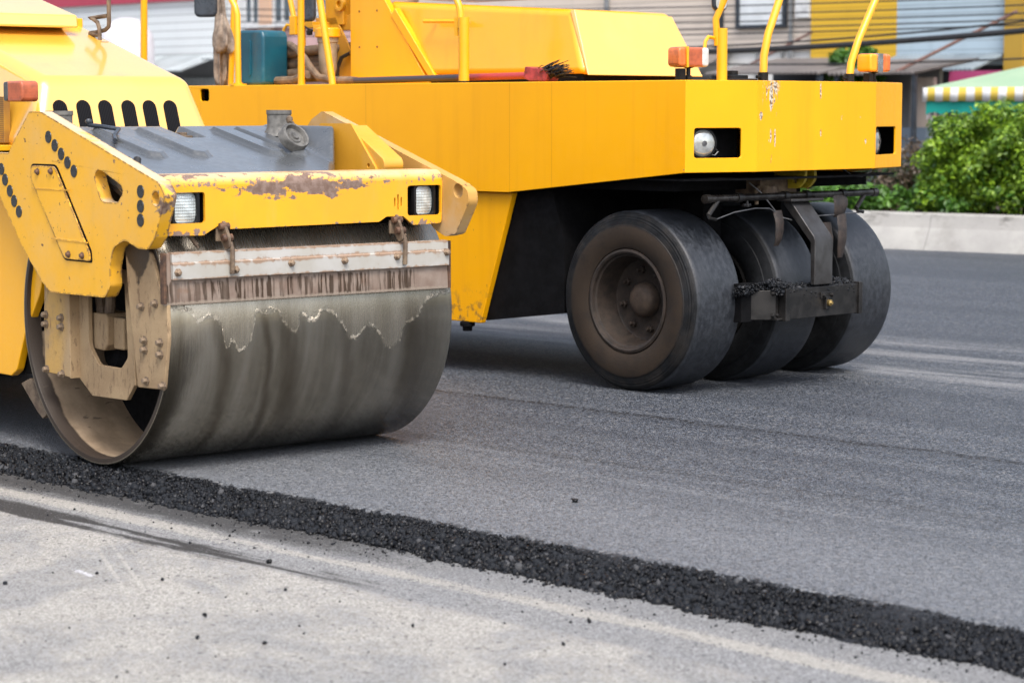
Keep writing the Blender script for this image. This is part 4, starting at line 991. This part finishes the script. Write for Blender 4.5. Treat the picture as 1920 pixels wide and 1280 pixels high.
mirror('mirror', (-3.10, .34, 2.20), R(110), M_MIRRORBACK, .06, .10)
mirror('mirror', (.42, .29, 2.19), R(-22), M_MIRRORBACK, .045, .13)
rail([(.42, .30, 1.692), (.42, .30, 1.972)], .029, False, 'rail_socket')
MB().tube([(.40, .285, 1.88), (.395, .275, 2.02), (.43, .30, 2.12), (.50, .34, 2.35)], .019, 10).tube([(.395, .26, 1.92), (.40, .21, 1.925), (.40, .185, 1.90), (.40, .175, 1.83)], .010, 8).build('mirror_arm', M_PAINT, PR)
MB().lathe([(0, 1.692), (.135, 1.692), (.135, 1.704), (.085, 1.706), (.085, 1.722), (.075, 1.724), (.03, 1.724), (.03, 1.748), (0, 1.75)], 'z', (.36, .46, 0), 28).build('tank_cap', M_BLACK, PR)
for (x, y, pts) in ((.46, .60, [(.46, .60, 1.692), (.46, .605, 1.83), (.46, .64, 1.95), (.46, .735, 2.14), (.46, .95, 2.6)]), (.46, 1.37, [(.46, 1.37, 1.692), (.46, 1.385, 1.80), (.46, 1.45, 1.93), (.46, 1.61, 2.17), (.46, 1.86, 2.55)])):
    rail(pts, .022, False)
    MB().lathe([(.029, 1.692), (.029, 1.74), (0, 1.741)], 'z', (x, y, 0), 14).tube([(x, y - .055, 1.715), (x, y, 1.715)], .009, 8).build('rail_socket', M_BLACK, PR)
def indicator(x, y, z, rz, order):
    """box lamp standing on a short bracket; order = materials from its left end to its right end"""
    hb = MB().prism(rrect(-.105, .105, -.052, .052, .022, 4), (), 'yz', -.05, .045).build('indicator_lamp', order[1], PR, bevel=.014, seg=3)
    hb.location = (x, y, z); hb.rotation_euler = (0, 0, rz)
    MB().prism(rrect(-.107, -.035 if order[3] else -.055, -.050, .050, .02, 4), (), 'yz', -.048, .049).build('lens', order[0], hb, bevel=.012, seg=3)
    MB().prism(rrect(.055, .107, -.050, .050, .02, 4), (), 'yz', -.048, .049).build('lens', order[2], hb, bevel=.012, seg=3)
    if not order[3]: MB().prism(rrect(-.056, -.042, -.055, .055, .003, 2), (), 'yz', -.052, .053).build('lamp_band', M_PAINT, hb)
    else: MB().prism(rrect(-.036, .02, -.053, .053, .003, 2), (), 'yz', -.050, .051).build('lamp_band', M_CHROME, hb)
    MB().lathe([(.02, -.12), (.02, -.10), (.012, -.095), (.012, -.06), (.03, -.055), (.03, -.05), (0, -.05)], 'z', (0, 0, 0), 12).box(-.02, .02, -.075, -.035, -.122, -.06).build('lamp_stand', M_BLACK, hb)
indicator(.395, .055, 1.815, R(-8), (M_ORANGE, M_OLDORANGE, M_CLEARL, False))
indicator(.46, 1.60, 1.805, R(4), (M_PAINT, M_ORANGE, M_ORANGE, True))
# rear lamp in its cut-out
MB().box(-3.80, -3.62, .02, .05, 1.56, 1.69).build('rear_lamp_box', M_DIRTSHADE, PR)

# ---- things lying on the roller's deck
def place(o): o.location = PR.matrix_basis @ Vector(o.location) if False else o.location; return o
MRZ = R(-45.5)
def onpr(x, y, z):
    return PR.location + Matrix.Rotation(MRZ, 3, 'Z') @ Vector((x, y, z))
jc = MB().prism(rounded([(-.135, 0), (.135, 0), (.137, .31), (.12, .35), (-.12, .355), (-.137, .32)], [.03, .03, .02, .04, .04, .02], 4), (), 'xz', -.105, .105)
m = M('teal_plastic'); m.set(m.mix(m.ramp(m.noise(7, 5, .7), .56, .80), m.mix(m.ramp(m.noise(3, 4), .3, .7), (.003, .060, .10), (.006, .10, .15)), (.07, .17, .21)), .35, 0., .25, .2); m.bump(m.noise(8, 3), .12, .01)
can = jc.build('jerrycan', m.mat, None, bevel=.035, seg=4); can.location = onpr(-3.375, .17, 1.695); can.rotation_euler = (0, 0, MRZ)
can['label'] = 'scuffed teal blue plastic jerrycan standing on the yellow roller deck'; can['category'] = 'jerrycan'
MB().prism(rrect(-.012, .012, .06, .29, .01, 3), (), 'xz', -.112, -.10).build('moulded_rib', m.mat, can, bevel=.002)
# grey-brown sacking tied to the post
mr = M('sacking'); xx, yy_, zz_ = mr.xyz()
mr.set(mr.mix(mr.ramp(mr.noise(14, 5), .3, .7), (.15, .115, .09), (.42, .34, .27)), .9, 0., 0., .1, .2); mr.bump(mr.add(mr.noise(25, 4, st=(1, 1, .3)), mr.mul(mr.noise(200, 2), .3)), .7, .012)
rg = MB()
def cloth(mb, cx, cy, z0, z1, w0, w1, seed, folds=5):
    r_ = random.Random(seed); n, kN = 16, 36; ph = r_.uniform(0, 6); rows = []
    for i in range(n + 1):
        t = i / n; z = z0 + (z1 - z0) * t; w_ = w0 + (w1 - w0) * math.sin(min(1, t * 1.2) * math.pi / 2)
        if t > .9: w_ *= 1 - (t - .9) * 3
        rows.append([(cx + w_ * (1 + .35 * math.sin(folds * a + ph + t * 2)) * math.cos(a), cy + .6 * w_ * (1 + .35 * math.sin(folds * a + ph + t * 2)) * math.sin(a), z + .012 * math.sin(3 * a + ph)) for a in np.linspace(0, 2 * math.pi, kN + 1)[:-1]])
    vs = [[mb.bm.verts.new(p) for p in q_] for q_ in rows]
    for i in range(n):
        for k in range(kN): mb.bm.faces.new((vs[i][k], vs[i][(k + 1) % kN], vs[i + 1][(k + 1) % kN], vs[i + 1][k]))
    mb.bm.faces.new(vs[0][::-1]); mb.bm.faces.new(vs[-1])
cloth(rg, -3.99, .30, 2.32, 1.70, .025, .055, 3, 7); cloth(rg, -3.91, .26, 2.165, 1.92, .02, .075, 5, 6)
o = rg.build('sacking_cloth', mr.mat, None, angle=80); o.location = PR.location; o.rotation_euler = (0, 0, MRZ)
tag(o, 'grey brown sacking cloth tied round a post beside the jerrycan', 'cloth')
# coil of dusty hose
co = []
for i in range(150):
    a = i / 150 * 2 * math.pi * 4.3; rr = .25 + .03 * math.sin(a * .31)
    co.append((-3.24 + rr * math.cos(a) * 1.1, .52 + rr * math.sin(a) * .75, 1.735 + .048 * a / (2 * math.pi) + .012 * math.sin(a * 1.3)))
o = MB().tube(co, .033, 12).tube([(-3.45, .42, 1.96), (-3.25, .30, 1.955), (-3.10, .24, 1.92), (-2.98, .20, 1.86), (-2.90, .18, 1.80), (-2.82, .18, 1.74), (-2.68, .18, 1.722), (-2.50, .17, 1.72), (-2.40, .14, 1.715)], .024, 10).tube([(-3.25, .18, 1.722), (-3.02, .15, 1.725), (-2.88, .14, 1.76)], .028, 10).build('coiled_hose', simple('dusty_hose', (.25, .175, .11), .7, 0., .2, 12, dark=(.10, .068, .045), bump=.2), None)
o.location = PR.location; o.rotation_euler = (0, 0, MRZ); tag(o, 'coil of thick dusty brown hose lying on the deck behind yellow rails', 'hose')
# broom
br = empty('broom', onpr(0, 0, 0), MRZ, 'long handled broom with a red head and black bristles lying along the deck edge', 'broom')
mh = M('scuffed_red_handle'); hx, hy, hz = mh.xyz()
mh.set(mh.mix(mh.ramp(mh.add(hx, mh.mul(mh.m('SUBTRACT', mh.noise(9, 4), .5), .5)), -1.5, -1.2), (.035, .03, .04), (.36, .035, .04)), .4, 0., .3)
MB().tube([(-2.37, .10, 1.715), (-.82, .10, 1.732)], .020, 12).build('handle', mh.mat, br)
MB().prism(rounded([(-.80, 1.700), (-.665, 1.697), (-.645, 1.745), (-.70, 1.768), (-.835, 1.782), (-.845, 1.715)], .01, 3), (), 'xz', .05, .15).build('head', simple('worn_red_plastic', (.42, .055, .06), .45, 0., .2, 25, dark=(.15, .02, .02)), br, bevel=.006)
bs = MB()
for k in range(150):
    x0 = random.uniform(-.74, -.66); a = random.uniform(.05, .75); l = random.uniform(.07, .17); y_ = random.uniform(.06, .15)
    p0 = Vector((x0, y_, 1.705 + (-.66 - x0) * .5 + random.uniform(0, .03))); p1 = p0 + Vector((math.cos(a) * l, random.uniform(-.05, .03), math.sin(a) * l * .55))
    bs.tube([p0, (p0 + p1) / 2 + Vector((0, 0, .006)), p1], [.004, .003, .0015], 4)
bs.build('bristles', M_STICK, br, smooth=False)

# ================================================================== median strip
KO = Vector((5.504, 24.621, 0)); KD = Vector((-.801, .598, 0)); KRZ = math.atan2(-KD.y, -KD.x)   # local x to the right / nearer
def kp(x, y, z=0.): return KO + Vector((math.cos(KRZ) * x - math.sin(KRZ) * y, math.sin(KRZ) * x + math.cos(KRZ) * y, z))
mk = M('concrete_kerb'); kx, ky, kz = mk.xyz()
cc = mk.mix(mk.ramp(mk.noise(2, 5), .3, .7), (.33, .32, .305), (.42, .41, .385))
cc = mk.mix(mk.mul(mk.ramp(kz, .235, .245), .6), cc, (.30, .29, .275))
cc = mk.mix(mk.mul(mk.ramp(mk.noise(3, 6, .7), .48, .7), .35), cc, (.20, .19, .17))
cc = mk.mix(mk.mul(mk.ramp(mk.noise(6, 6, .7, st=(.5, 1, 1)), .52, .66), mk.ramp(kz, .20, .38), .8), cc, (.10, .095, .085))
cc = mk.mix(mk.mul(mk.ramp(mk.m('ABSOLUTE', mk.m('SUBTRACT', mk.m('FRACT', mk.mul(kx, .45)), .5)), .005, .001), .5), cc, (.15, .145, .14))
mk.set(cc, .9, 0., 0., .1, .2); mk.bump(mk.noise(40, 4), .3, .01)
kb = MB().prism([(-.16, 0), (-.02, .235), (.02, .38), (.06, .395), (.28, .395), (.28, -.05), (-.16, -.05)], (), (Vector((0, 1, 0)), Vector((0, 0, 1)), Vector((1, 0, 0))), -30, 9).build('kerb', mk.mat)
kb.location = KO; kb.rotation_euler = (0, 0, KRZ); tag(kb, kind='structure')
soil = MB().box(-30, 9, .28, 4.2, -.05, .37).build('median_soil', simple('soil', (.10, .075, .05), .95, 0., .15, 4, bump=.4)); soil.location = KO; soil.rotation_euler = (0, 0, KRZ); tag(soil, kind='structure')

def leafmat(name, a, b):
    m = M(name); t = m.attr()
    c = m.mix(t, a, b)
    m.set(c, .42, 0., 0., .1, .5)
    tl = m.n('BsdfTranslucent'); m.put(tl.inputs[0], m.mix(t, tuple(v * 1.3 for v in a), (b[0] * 1.5, b[1] * 1.4, b[2])))
    ms = m.n('MixShader'); ms.inputs[0].default_value = .28
    out = m.t.nodes['Material Output']
    m.t.links.new(m.b.outputs[0], ms.inputs[1]); m.t.links.new(tl.outputs[0], ms.inputs[2]); m.t.links.new(ms.outputs[0], out.inputs[0])
    return m.mat
def leaves(P, N, size, name, mat, parent=None, tint=None):
    """folded pointed leaves at P facing roughly N"""
    n = len(P); N = N + RNG.normal(0, .55, (n, 3)); N /= np.linalg.norm(N, axis=1)[:, None]
    a = RNG.normal(size=(n, 3)); U = np.cross(N, a); U /= np.linalg.norm(U, axis=1)[:, None]; V = np.cross(N, U)
    s = (size * RNG.uniform(.6, 1.35, n))[:, None]
    tip = P + U * s; base = P - U * s; mid = P + N * s * -.12
    l = P + V * s * .52 + N * s * .18; r = P - V * s * .52 + N * s * .18
    X = np.stack([base, l, tip, r], 1).reshape(-1, 3)
    k = np.arange(n)[:, None] * 4
    F = np.concatenate([k + np.array([[0, 1, 2]]), k + np.array([[0, 2, 3]])], 1).reshape(-1, 3)
    t = RNG.beta(1.6, 2.2, n) if tint is None else tint
    return link(name, npmesh(name, X, F, np.repeat(t, 2)), mat, parent)
def clumps(centres, radii, per):
    P, N, T = [], [], []
    for c, r in zip(centres, radii):
        d = RNG.normal(size=(per, 3)); d /= np.linalg.norm(d, axis=1)[:, None]
        rr = RNG.uniform(.45, 1.05, (per, 1)) * r
        P.append(np.asarray(c) + d * rr * np.array([1, 1, .85])); nn = d + np.array([0, 0, .6]); N.append(nn)
        T.append(np.full(per, RNG.uniform(-.18, .18)))
    T = np.concatenate(T); return np.concatenate(P), np.concatenate(N), (RNG.beta(1.6, 2.2, len(T)) + T).clip(0, 1)
def bush(name, x0, x1, y0, y1, z0, z1, rad, n, per, mat, size, label, cat, stems=5):
    root = empty(name, kp((x0 + x1) / 2, (y0 + y1) / 2, .37), KRZ, label, cat)
    hx, hy, hz = (x1 - x0) / 2, (y1 - y0) / 2, z1 - .37
    C = []
    while len(C) < n:
        p = RNG.uniform([-hx, -hy, z0 - .37], [hx, hy, hz])
        e = 1.15 - .22 * abs(p[0] / hx) ** 4 - .2 * abs(p[1] / hy) ** 2
        if p[2] < hz * e * (.97 + .04 * math.sin(p[0] * 4.1) + .03 * math.sin(p[0] * 11)): C.append(p)
    P, N, T = clumps(C, RNG.uniform(rad * .7, rad * 1.25, n), per)
    leaves(P, N, size, 'foliage', mat, root, T)
    st = MB()
    for k in range(stems):
        x, y = random.uniform(-hx * .9, hx * .9), random.uniform(-hy * .6, hy * .6)
        st.tube([(x, y, -.02), (x + random.uniform(-.1, .1), y, hz * .4), (x + random.uniform(-.2, .2), y, hz * .8)], [.02, .014, .006], 6)
    st.build('stems', simple('bark', (.10, .07, .045), .9, 0., .2, 20) if not bpy.data.materials.get('bark') else bpy.data.materials['bark'], root)
    return root
M_HEDGE = leafmat('hedge_leaves', (.035, .11, .008), (.33, .50, .035))
M_LOW = leafmat('low_plant_leaves', (.025, .085, .012), (.13, .28, .035))
M_DRY = leafmat('dry_leaves', (.07, .052, .035), (.17, .125, .09))
M_DKG = leafmat('dark_leaves', (.015, .035, .008), (.055, .10, .02))
bush('hedge', -1.5, 3.2, .45, 1.7, .48, 1.56, .17, 800, 150, M_HEDGE, .033, 'large bright green clipped hedge on the median at the right', 'hedge', 14)
bush('low_shrub', -3.3, -1.0, .34, .9, .38, .62, .11, 90, 60, M_LOW, .036, 'low bright green ground shrub growing over the kerb edge', 'shrub', 6)
bush('dry_shrub', -2.5, -1.2, 1.0, 1.9, .45, 1.12, .16, 60, 45, M_DRY, .032, 'brown half dead bush left of the green hedge', 'shrub', 14)
bush('dark_shrub', -4.6, -2.0, 1.2, 2.2, .40, .98, .17, 100, 55, M_DKG, .040, 'dark green bush behind the spray bar of the roller', 'shrub', 6)

# ================================================================== buildings across the street
BO = Vector((6.25, 42, 0)); BRZ = R(-44.5)
def bt_thing(name, label, cat, group=None): return empty(name, BO, BRZ, label, cat, group)
def siding(name, col, pitch=.115, dirt=.25, axis='z', line=.5):
    m = M(name); x, y, z = m.xyz(); c_ = {'z': z, 'x': x}[axis]
    f = m.m('FRACT', m.mul(c_, 1 / pitch))
    c = m.mix(m.mul(m.ramp(f, .22, .02), line), col, tuple(v * .35 for v in col))  # board joints; on tin sheets the shadow lines of the folds, put into colour
    c = m.mix(m.mul(m.ramp(m.noise(1.2, 6, .65), .45, .7), dirt), c, tuple(v * .55 for v in col))
    c = m.mix(m.mul(m.ramp(m.noise(5, 4, st=(1, 1, .08)), .55, .75), dirt), c, tuple(v * .6 for v in col))
    m.set(c, .6, 0., 0., .1, .3); m.bump(f, .6, .02); return m.mat
def plain(name, col, dirt=.3): return siding(name, col, 50., dirt, line=0.)
M_WSID = siding('white_slats', (.66, .69, .70), .19, .12, line=.8); M_RED = plain('crimson_fascia', (.36, .05, .085), .25)
M_BEIGE = siding('beige_boards', (.62, .54, .47), .19, .25, line=.7); M_YSID = siding('ochre_yellow_sheet', (.70, .43, .04), .16, .12, line=.5)
M_BSID = siding('pale_blue_sheet', (.43, .53, .60), .16, .18, line=.6); M_WALLW = plain('white_render', (.62, .62, .61)); M_PEACH = plain('peach_render', (.55, .36, .25))
M_PINK = plain('pink_render', (.52, .33, .32)); M_GREYW = plain('grey_render', (.20, .21, .22)); M_DKW = plain('dark_shopfront', (.055, .06, .07))
M_TIN = siding('rusty_tin', (.15, .135, .13), .09, .6, 'x', .5); M_TIN2 = siding('whitewashed_tin', (.36, .40, .42), .16, .5, 'x', .8); M_BTIN = siding('blue_grey_tin', (.19, .23, .26), .10, .4, 'x', .5); M_PANE = simple('dark_pane', (.10, .13, .155), .15, 0., .2, 1.5)
M_FRAME = simple('white_frame', (.62, .63, .64), .5, 0., .1, 6); M_DFRAME = simple('dark_frame', (.03, .04, .055), .5, 0., .2, 8); M_BLIND = simple('pale_blind', (.66, .70, .73), .6, 0., .06, 2)
M_ROOF = simple('roof_sheet', (.18, .17, .165), .7, 0., .15, 2)
def part(par, name, mat, *box, bevel=0.): return MB().box(*box).build(name, mat, par, bevel=bevel)
def tin(par, name, mat, x0, x1, y0, z0, y1, z1, th=.03):
    n = max(6, int((x1 - x0) / .045)); mb = MB(); pts = []
    for i in range(n + 1):
        x = x0 + (x1 - x0) * i / n; d = .018 * math.sin(x * 70)
        pts.append((x, d))
    va = [[mb.bm.verts.new((x, y, z + d + k)) for x, d in pts] for (y, z) in ((y0, z0), (y1, z1)) for k in (0, -th)]
    f, fb, r, rb = va
    for i in range(n):
        mb.bm.faces.new((f[i], f[i + 1], r[i + 1], r[i])); mb.bm.faces.new((fb[i], rb[i], rb[i + 1], fb[i + 1])); mb.bm.faces.new((f[i], fb[i], fb[i + 1], f[i + 1])); mb.bm.faces.new((r[i], r[i + 1], rb[i + 1], rb[i]))
    mb.bm.faces.new((f[0], r[0], rb[0], fb[0])); mb.bm.faces.new((f[n], fb[n], rb[n], r[n]))
    return mb.build(name, mat, par)
def window(par, x0, x1, z0, z1, frame=M_FRAME, pane=M_PANE, y=0., mull=1):
    o = MB().prism([(x0, z0), (x1, z0), (x1, z1), (x0, z1)], [[(x0 + .07, z0 + .07), (x1 - .07, z0 + .07), (x1 - .07, z1 - .07), (x0 + .07, z1 - .07)]], 'xz', y - .09, y - .01)
    for k in range(mull):
        xm = x0 + (x1 - x0) * (k + 1) / (mull + 1); o.box(xm - .03, xm + .03, y - .08, y - .015, z0 + .07, z1 - .07)
    o = o.build('window', frame, par)
    MB().box(x0 + .06, x1 - .06, y - .045, y - .012, z0 + .06, z1 - .06).build('pane', pane, o)
a = bt_thing('slatted_shop', 'white slatted shop front under a crimson fascia, behind the left roller', 'building')
part(a, 'wall', M_WSID, -32, -18.25, 0, 6, 2.72, 4.14); part(a, 'lower_wall', M_GREYW, -32, -18.25, .4, 6, 0, 2.72); part(a, 'fascia', M_RED, -32, -18.25, -.12, 6, 4.14, 5.6); part(a, 'roof', M_ROOF, -32.2, -18.2, -.3, 6.2, 5.6, 5.75)
tin(a, 'awning', M_TIN2, -24, -18.3, -1.3, 2.45, -.05, 2.84)
part(a, 'shutter', M_TIN2, -23, -18.6, .3, .38, .3, 2.3)
a = bt_thing('peach_house', 'peach and pink house with grey shuttered windows behind the jerrycan', 'house')
part(a, 'wall', M_WALLW, -18.2, -17.55, 0, 6, 0, 6); part(a, 'pilaster', M_PEACH, -16.86, -16.46, -.15, .0, 2.9, 6); part(a, 'upper_wall', M_PEACH, -17.55, -12.0, 0, 6, 3.42, 6); part(a, 'lower_wall', M_PINK, -17.55, -12.0, .05, 6, 0, 3.42); part(a, 'roof', M_ROOF, -18.3, -11.9, -.4, 6.2, 6, 6.2)
window(a, -17.5, -16.90, 3.48, 5.2); window(a, -16.44, -15.75, 3.48, 5.2); window(a, -14.9, -14.2, 3.5, 5.2); part(a, 'sill', M_FRAME, -17.55, -15.7, -.2, -.1, 3.42, 3.48)
tin(a, 'awning', M_TIN2, -17.3, -12.5, -1.5, 2.70, -.05, 2.95)
a = bt_thing('beige_house', 'beige boarded house with one bright window behind the roller hood', 'house')
part(a, 'wall', M_BEIGE, -11.6, -1.0, 0, 6, 2.62, 6.2); part(a, 'lower_wall', M_WALLW, -11.6, -1.0, .06, 6, 0, 2.62); part(a, 'roof', M_ROOF, -11.8, -.95, -.4, 6.2, 6.2, 6.35)
window(a, -2.74, -1.56, 3.05, 4.4, M_DFRAME, M_BLIND, 0, 0); part(a, 'downpipe', M_DFRAME, -3.22, -3.08, -.12, -.02, 2.7, 6.2); part(a, 'downpipe', M_GREYW, -1.48, -1.42, -.08, -.02, 2.2, 6.2); part(a, 'white_panel', M_FRAME, -1.32, -1.0, -.10, -.02, 3.22, 4.6)
part(a, 'downpipe', M_GREYW, -6.10, -6.02, -.08, -.02, 2.2, 6.2)
tin(a, 'awning', M_TIN, -6.5, -2.9, -1.2, 2.24, .0, 2.66); part(a, 'shutter', M_GREYW, -6.2, -3.4, -.02, .05, .2, 2.2)
for x in (-2.3, -1.7): part(a, 'lattice', M_GREYW, x, x + .03, -.03, .04, 1.2, 2.6)
a = bt_thing('yellow_and_blue_shop', 'shop clad half in yellow and half in pale blue sheet', 'building')
part(a, 'yellow_cladding', M_YSID, -.98, .93, -.06, 6, 2.45, 6.0); part(a, 'blue_cladding', M_BSID, .93, 3.22, -.06, 6, 2.30, 6.0); part(a, 'shopfront', M_DKW, -.98, 3.22, .2, 6, 0, 2.45); part(a, 'roof', M_ROOF, -1.0, 3.3, -.3, 6.2, 6.0, 6.15)
tin(a, 'awning', M_BTIN, 1.0, 3.2, -1.1, 2.22, -.08, 2.50)
part(a, 'column', plain('ochre_column', (.42, .26, .04)), 3.24, 3.62, -.2, 6, 0, 6.2)
part(a, 'column_shadow_gap', M_DFRAME, 3.205, 3.24, -.1, .1, 2.2, 6)
a = bt_thing('ochre_shop', 'ochre shop wall right of the pale blue cladding', 'building')
part(a, 'wall', plain('ochre_wall', (.50, .33, .05)), 3.70, 12, 0, 6, 0, 6); part(a, 'roof', M_ROOF, 3.68, 12.2, -.3, 6.2, 6, 6.15); part(a, 'door', M_DKW, 5, 7, -.05, .02, 0, 2.3)
# lean-to stalls in front of the shops
a = bt_thing('dark_tin_shelter', 'lean-to with a dark corrugated roof left of the small tree', 'shelter')
tin(a, 'roof', M_TIN, -.1, 2.3, -4.2, 2.14, -2.2, 2.42); part(a, 'back_wall', M_DKW, -.1, 2.3, -2.3, -2.2, 0, 2.3)
for x in (.0, 2.2): part(a, 'post', M_DFRAME, x, x + .08, -4.1, -4.02, 0, 2.15)
part(a, 'counter', M_RED, .2, 2.1, -3.4, -2.8, 0, 1.98)
a = bt_thing('rusty_tin_shelter', 'lean-to with a sagging rusty tin roof left of the striped stall', 'shelter')
tin(a, 'roof', M_TIN, 2.35, 4.05, -4.0, 2.12, -2.2, 2.36); part(a, 'back_wall', M_GREYW, 2.35, 3.5, -2.5, -2.4, 0, 2.2); part(a, 'side_board', plain('brown_board', (.33, .27, .23)), 3.42, 3.86, -3.2, -3.1, 1.25, 2.05)
part(a, 'counter', plain('slate_blue_board', (.10, .13, .17)), 2.5, 4.0, -3.6, -3.3, 0, 1.25); part(a, 'poster', plain('magenta_poster', (.38, .06, .16)), 3.95, 4.9, -2.9, -2.85, 1.75, 2.15)
for x in (2.45, 3.95): part(a, 'post', M_DFRAME, x, x + .07, -3.95, -3.88, 0, 2.12)
# striped market stall
a = bt_thing('market_stall', 'market stall with a pale green canopy and yellow and white striped valance', 'stall')
y0 = -8.0
mc = M('green_canopy_cloth'); mc.set(mc.mix(mc.ramp(mc.noise(1.5, 4), .3, .7), (.25, .37, .24), (.30, .41, .27)), .8); mc.bump(mc.noise(6, 3), .2, .02)
MB().hull([(6.97, y0 - .02, 1.825), (11.0, y0 - .02, 1.825), (11.0, y0 + 2.4, 1.825), (6.97, y0 + 2.4, 1.825)], [(8.02, y0 + 1.0, 2.14), (10.2, y0 + 1.0, 2.14), (10.2, y0 + 1.4, 2.14), (8.02, y0 + 1.4, 2.14)]).build('canopy', mc.mat, a)
ms_ = M('striped_cloth'); sx_, sy_, sz_ = ms_.xyz(); f = ms_.m('FRACT', ms_.mul(ms_.m('SUBTRACT', sx_, 6.92), 1 / .25))
ms_.set(ms_.mix(ms_.mul(ms_.ramp(f, .48, .52), ms_.ramp(f, 1.0, .97)), (.60, .60, .60), (.55, .40, .06)), .8)
vb = MB(); n = 130; rows = [[], []]
for i in range(n + 1):
    x = 6.97 + 4.03 * i / n; d = .012 * math.sin(x * 9)
    rows[0].append(vb.bm.verts.new((x, y0 - .035, 1.83))); rows[1].append(vb.bm.verts.new((x, y0 - .045 + d, 1.648 + .006 * math.sin(x * 25))))
for i in range(n): vb.bm.faces.new((rows[0][i], rows[0][i + 1], rows[1][i + 1], rows[1][i]))
v = vb.build('valance', ms_.mat, a); sm = v.modifiers.new('thick', 'SOLIDIFY'); sm.thickness = .006
MB().prism([(7.0, 1.655), (11.0, 1.655), (11.0, 1.47)] + [(11.0 - 4.0 * k / 64, 1.47 + .03 * abs(math.sin(k * math.pi / 4))) for k in range(1, 64)] + [(7.0, 1.47)], (), 'xz', y0 + .0, y0 + .02).build('teal_banner', plain('teal_cloth', (.01, .30, .25), .1), a)
MB().prism([(7.0, 1.47), (11.0, 1.47), (11.0, 1.40)] + [(11.0 - 4.0 * k / 128, 1.43 + .05 * abs(math.sin(k * math.pi / 8))) for k in range(1, 128)] + [(7.0, 1.40)], (), 'xz', y0 + .022, y0 + .03).build('scalloped_trim', M_FRAME, a)
for x in (7.05, 10.9):
    for y in (y0 + .08, y0 + 2.3): MB().tube([(x, y, 0), (x, y, 1.84)], .025, 8).build('post', M_FRAME, a)
part(a, 'counter', M_DKW, 7.2, 10.8, y0 + .5, y0 + 1.2, 0, 1.0); part(a, 'back_cloth', M_DKW, 7.0, 11.0, y0 + 2.3, y0 + 2.33, 0, 1.8)
# small tree
tc = Vector((5.66, 38.2, 0)); tr_ = empty('small_tree', tc, 0, 'small round bright green tree behind the roller deck', 'tree')
MB().tube([(0, 0, -.05), (.03, 0, .9), (0, .02, 1.7)], [.06, .045, .03], 8).tube([(.02, 0, 1.3), (.2, .05, 1.9)], [.025, .01], 6).tube([(.02, 0, 1.3), (-.18, 0, 1.95)], [.025, .01], 6).build('trunk', bpy.data.materials['bark'], tr_)
C = RNG.normal(0, 1, (130, 3)) * np.array([.24, .22, .18]) + np.array([0, 0, 2.08]); C = C[(np.abs(C[:, 0]) < .40)]
Pp, Nn, T = clumps(C, RNG.uniform(.09, .16, len(C)), 110); leaves(Pp, Nn, .045, 'crown', leafmat('tree_leaves', (.03, .10, .012), (.12, .27, .04)), tr_, T)
# white water tank beside the slatted shop
o = MB().lathe([(0, 0), (.62, 0), (.64, .1), (.64, 2.95), (.60, 3.22), (.42, 3.46), (.2, 3.58), (0, 3.6)], 'z', (0, 0, 0), 32).build('white_water_tank', simple('white_plastic', (.60, .58, .62), .5, 0., .06, 2)); o.location = BO + Matrix.Rotation(BRZ, 3, 'Z') @ Vector((-20.0, -1.6, .10))
tag(o, 'round topped white water tank in front of the slatted shop', 'water tank')

# ---- overhead cables and rods
def bl(x, y, z): return BO + Matrix.Rotation(BRZ, 3, 'Z') @ Vector((x, y, z))
def cable(pts, r, label, group=None, name='overhead_cable'):
    n = 40; X = np.array([p[0] for p in pts]); Z = np.array([p[1] for p in pts])
    co_ = np.polyfit(X, Z, min(2, len(pts) - 1)); xs_ = np.linspace(pts[0][0], pts[-1][0], n)
    o = MB().tube([bl(x, -5.0, float(np.polyval(co_, x))) for x in xs_], r, 8).build(name, M_RUBBER)
    return tag(o, label, 'cable', group)
cable([(-6.5, 2.62), (.47, 2.455), (3.59, 2.565), (12, 3.1)], .045, 'thickest black cable bundle sagging across the yellow and blue cladding', 'overhead cables')
cable([(-7, 2.75), (0, 2.50), (6.63, 2.88), (12, 3.3)], .016, 'thin black cable just above the thickest bundle, merging with it at the left', 'overhead cables')
cable([(-2, 2.36), (4.0, 2.24), (6.65, 2.28), (12, 2.5)], .014, 'lowest thin black cable, crossing just above the striped stall', 'overhead cables')
for k, (za, zb, zc) in enumerate(((3.32, 3.14, 3.02), (3.20, 3.02, 2.90), (3.06, 2.90, 2.82), (2.94, 2.80, 2.75), (3.45, 3.28, 3.15))):
    cable([(-12, za + .1), (-2.05, zb), (6.6, zc), (12, zc + .1)], .011, 'thin dark cable strung across the beige house and yellow cladding', 'thin parallel cables')
def rod(p0, p1, r, label):
    o = MB().tube([bl(*p0), bl(*p1)], r, 8).build('prop_rod', simple('rusty_rod', (.16, .085, .07), .8) if not bpy.data.materials.get('rusty_rod') else bpy.data.materials['rusty_rod']); return tag(o, label, 'rod')
rod((3.55, -3.8, 2.13), (4.75, -2.2, 3.1), .028, 'rusty diagonal prop rod slanting across the pale blue cladding')
rod((-1.9, -1.1, 2.22), (-.75, -.3, 2.95), .024, 'rusty diagonal prop rod in front of the beige house corner')
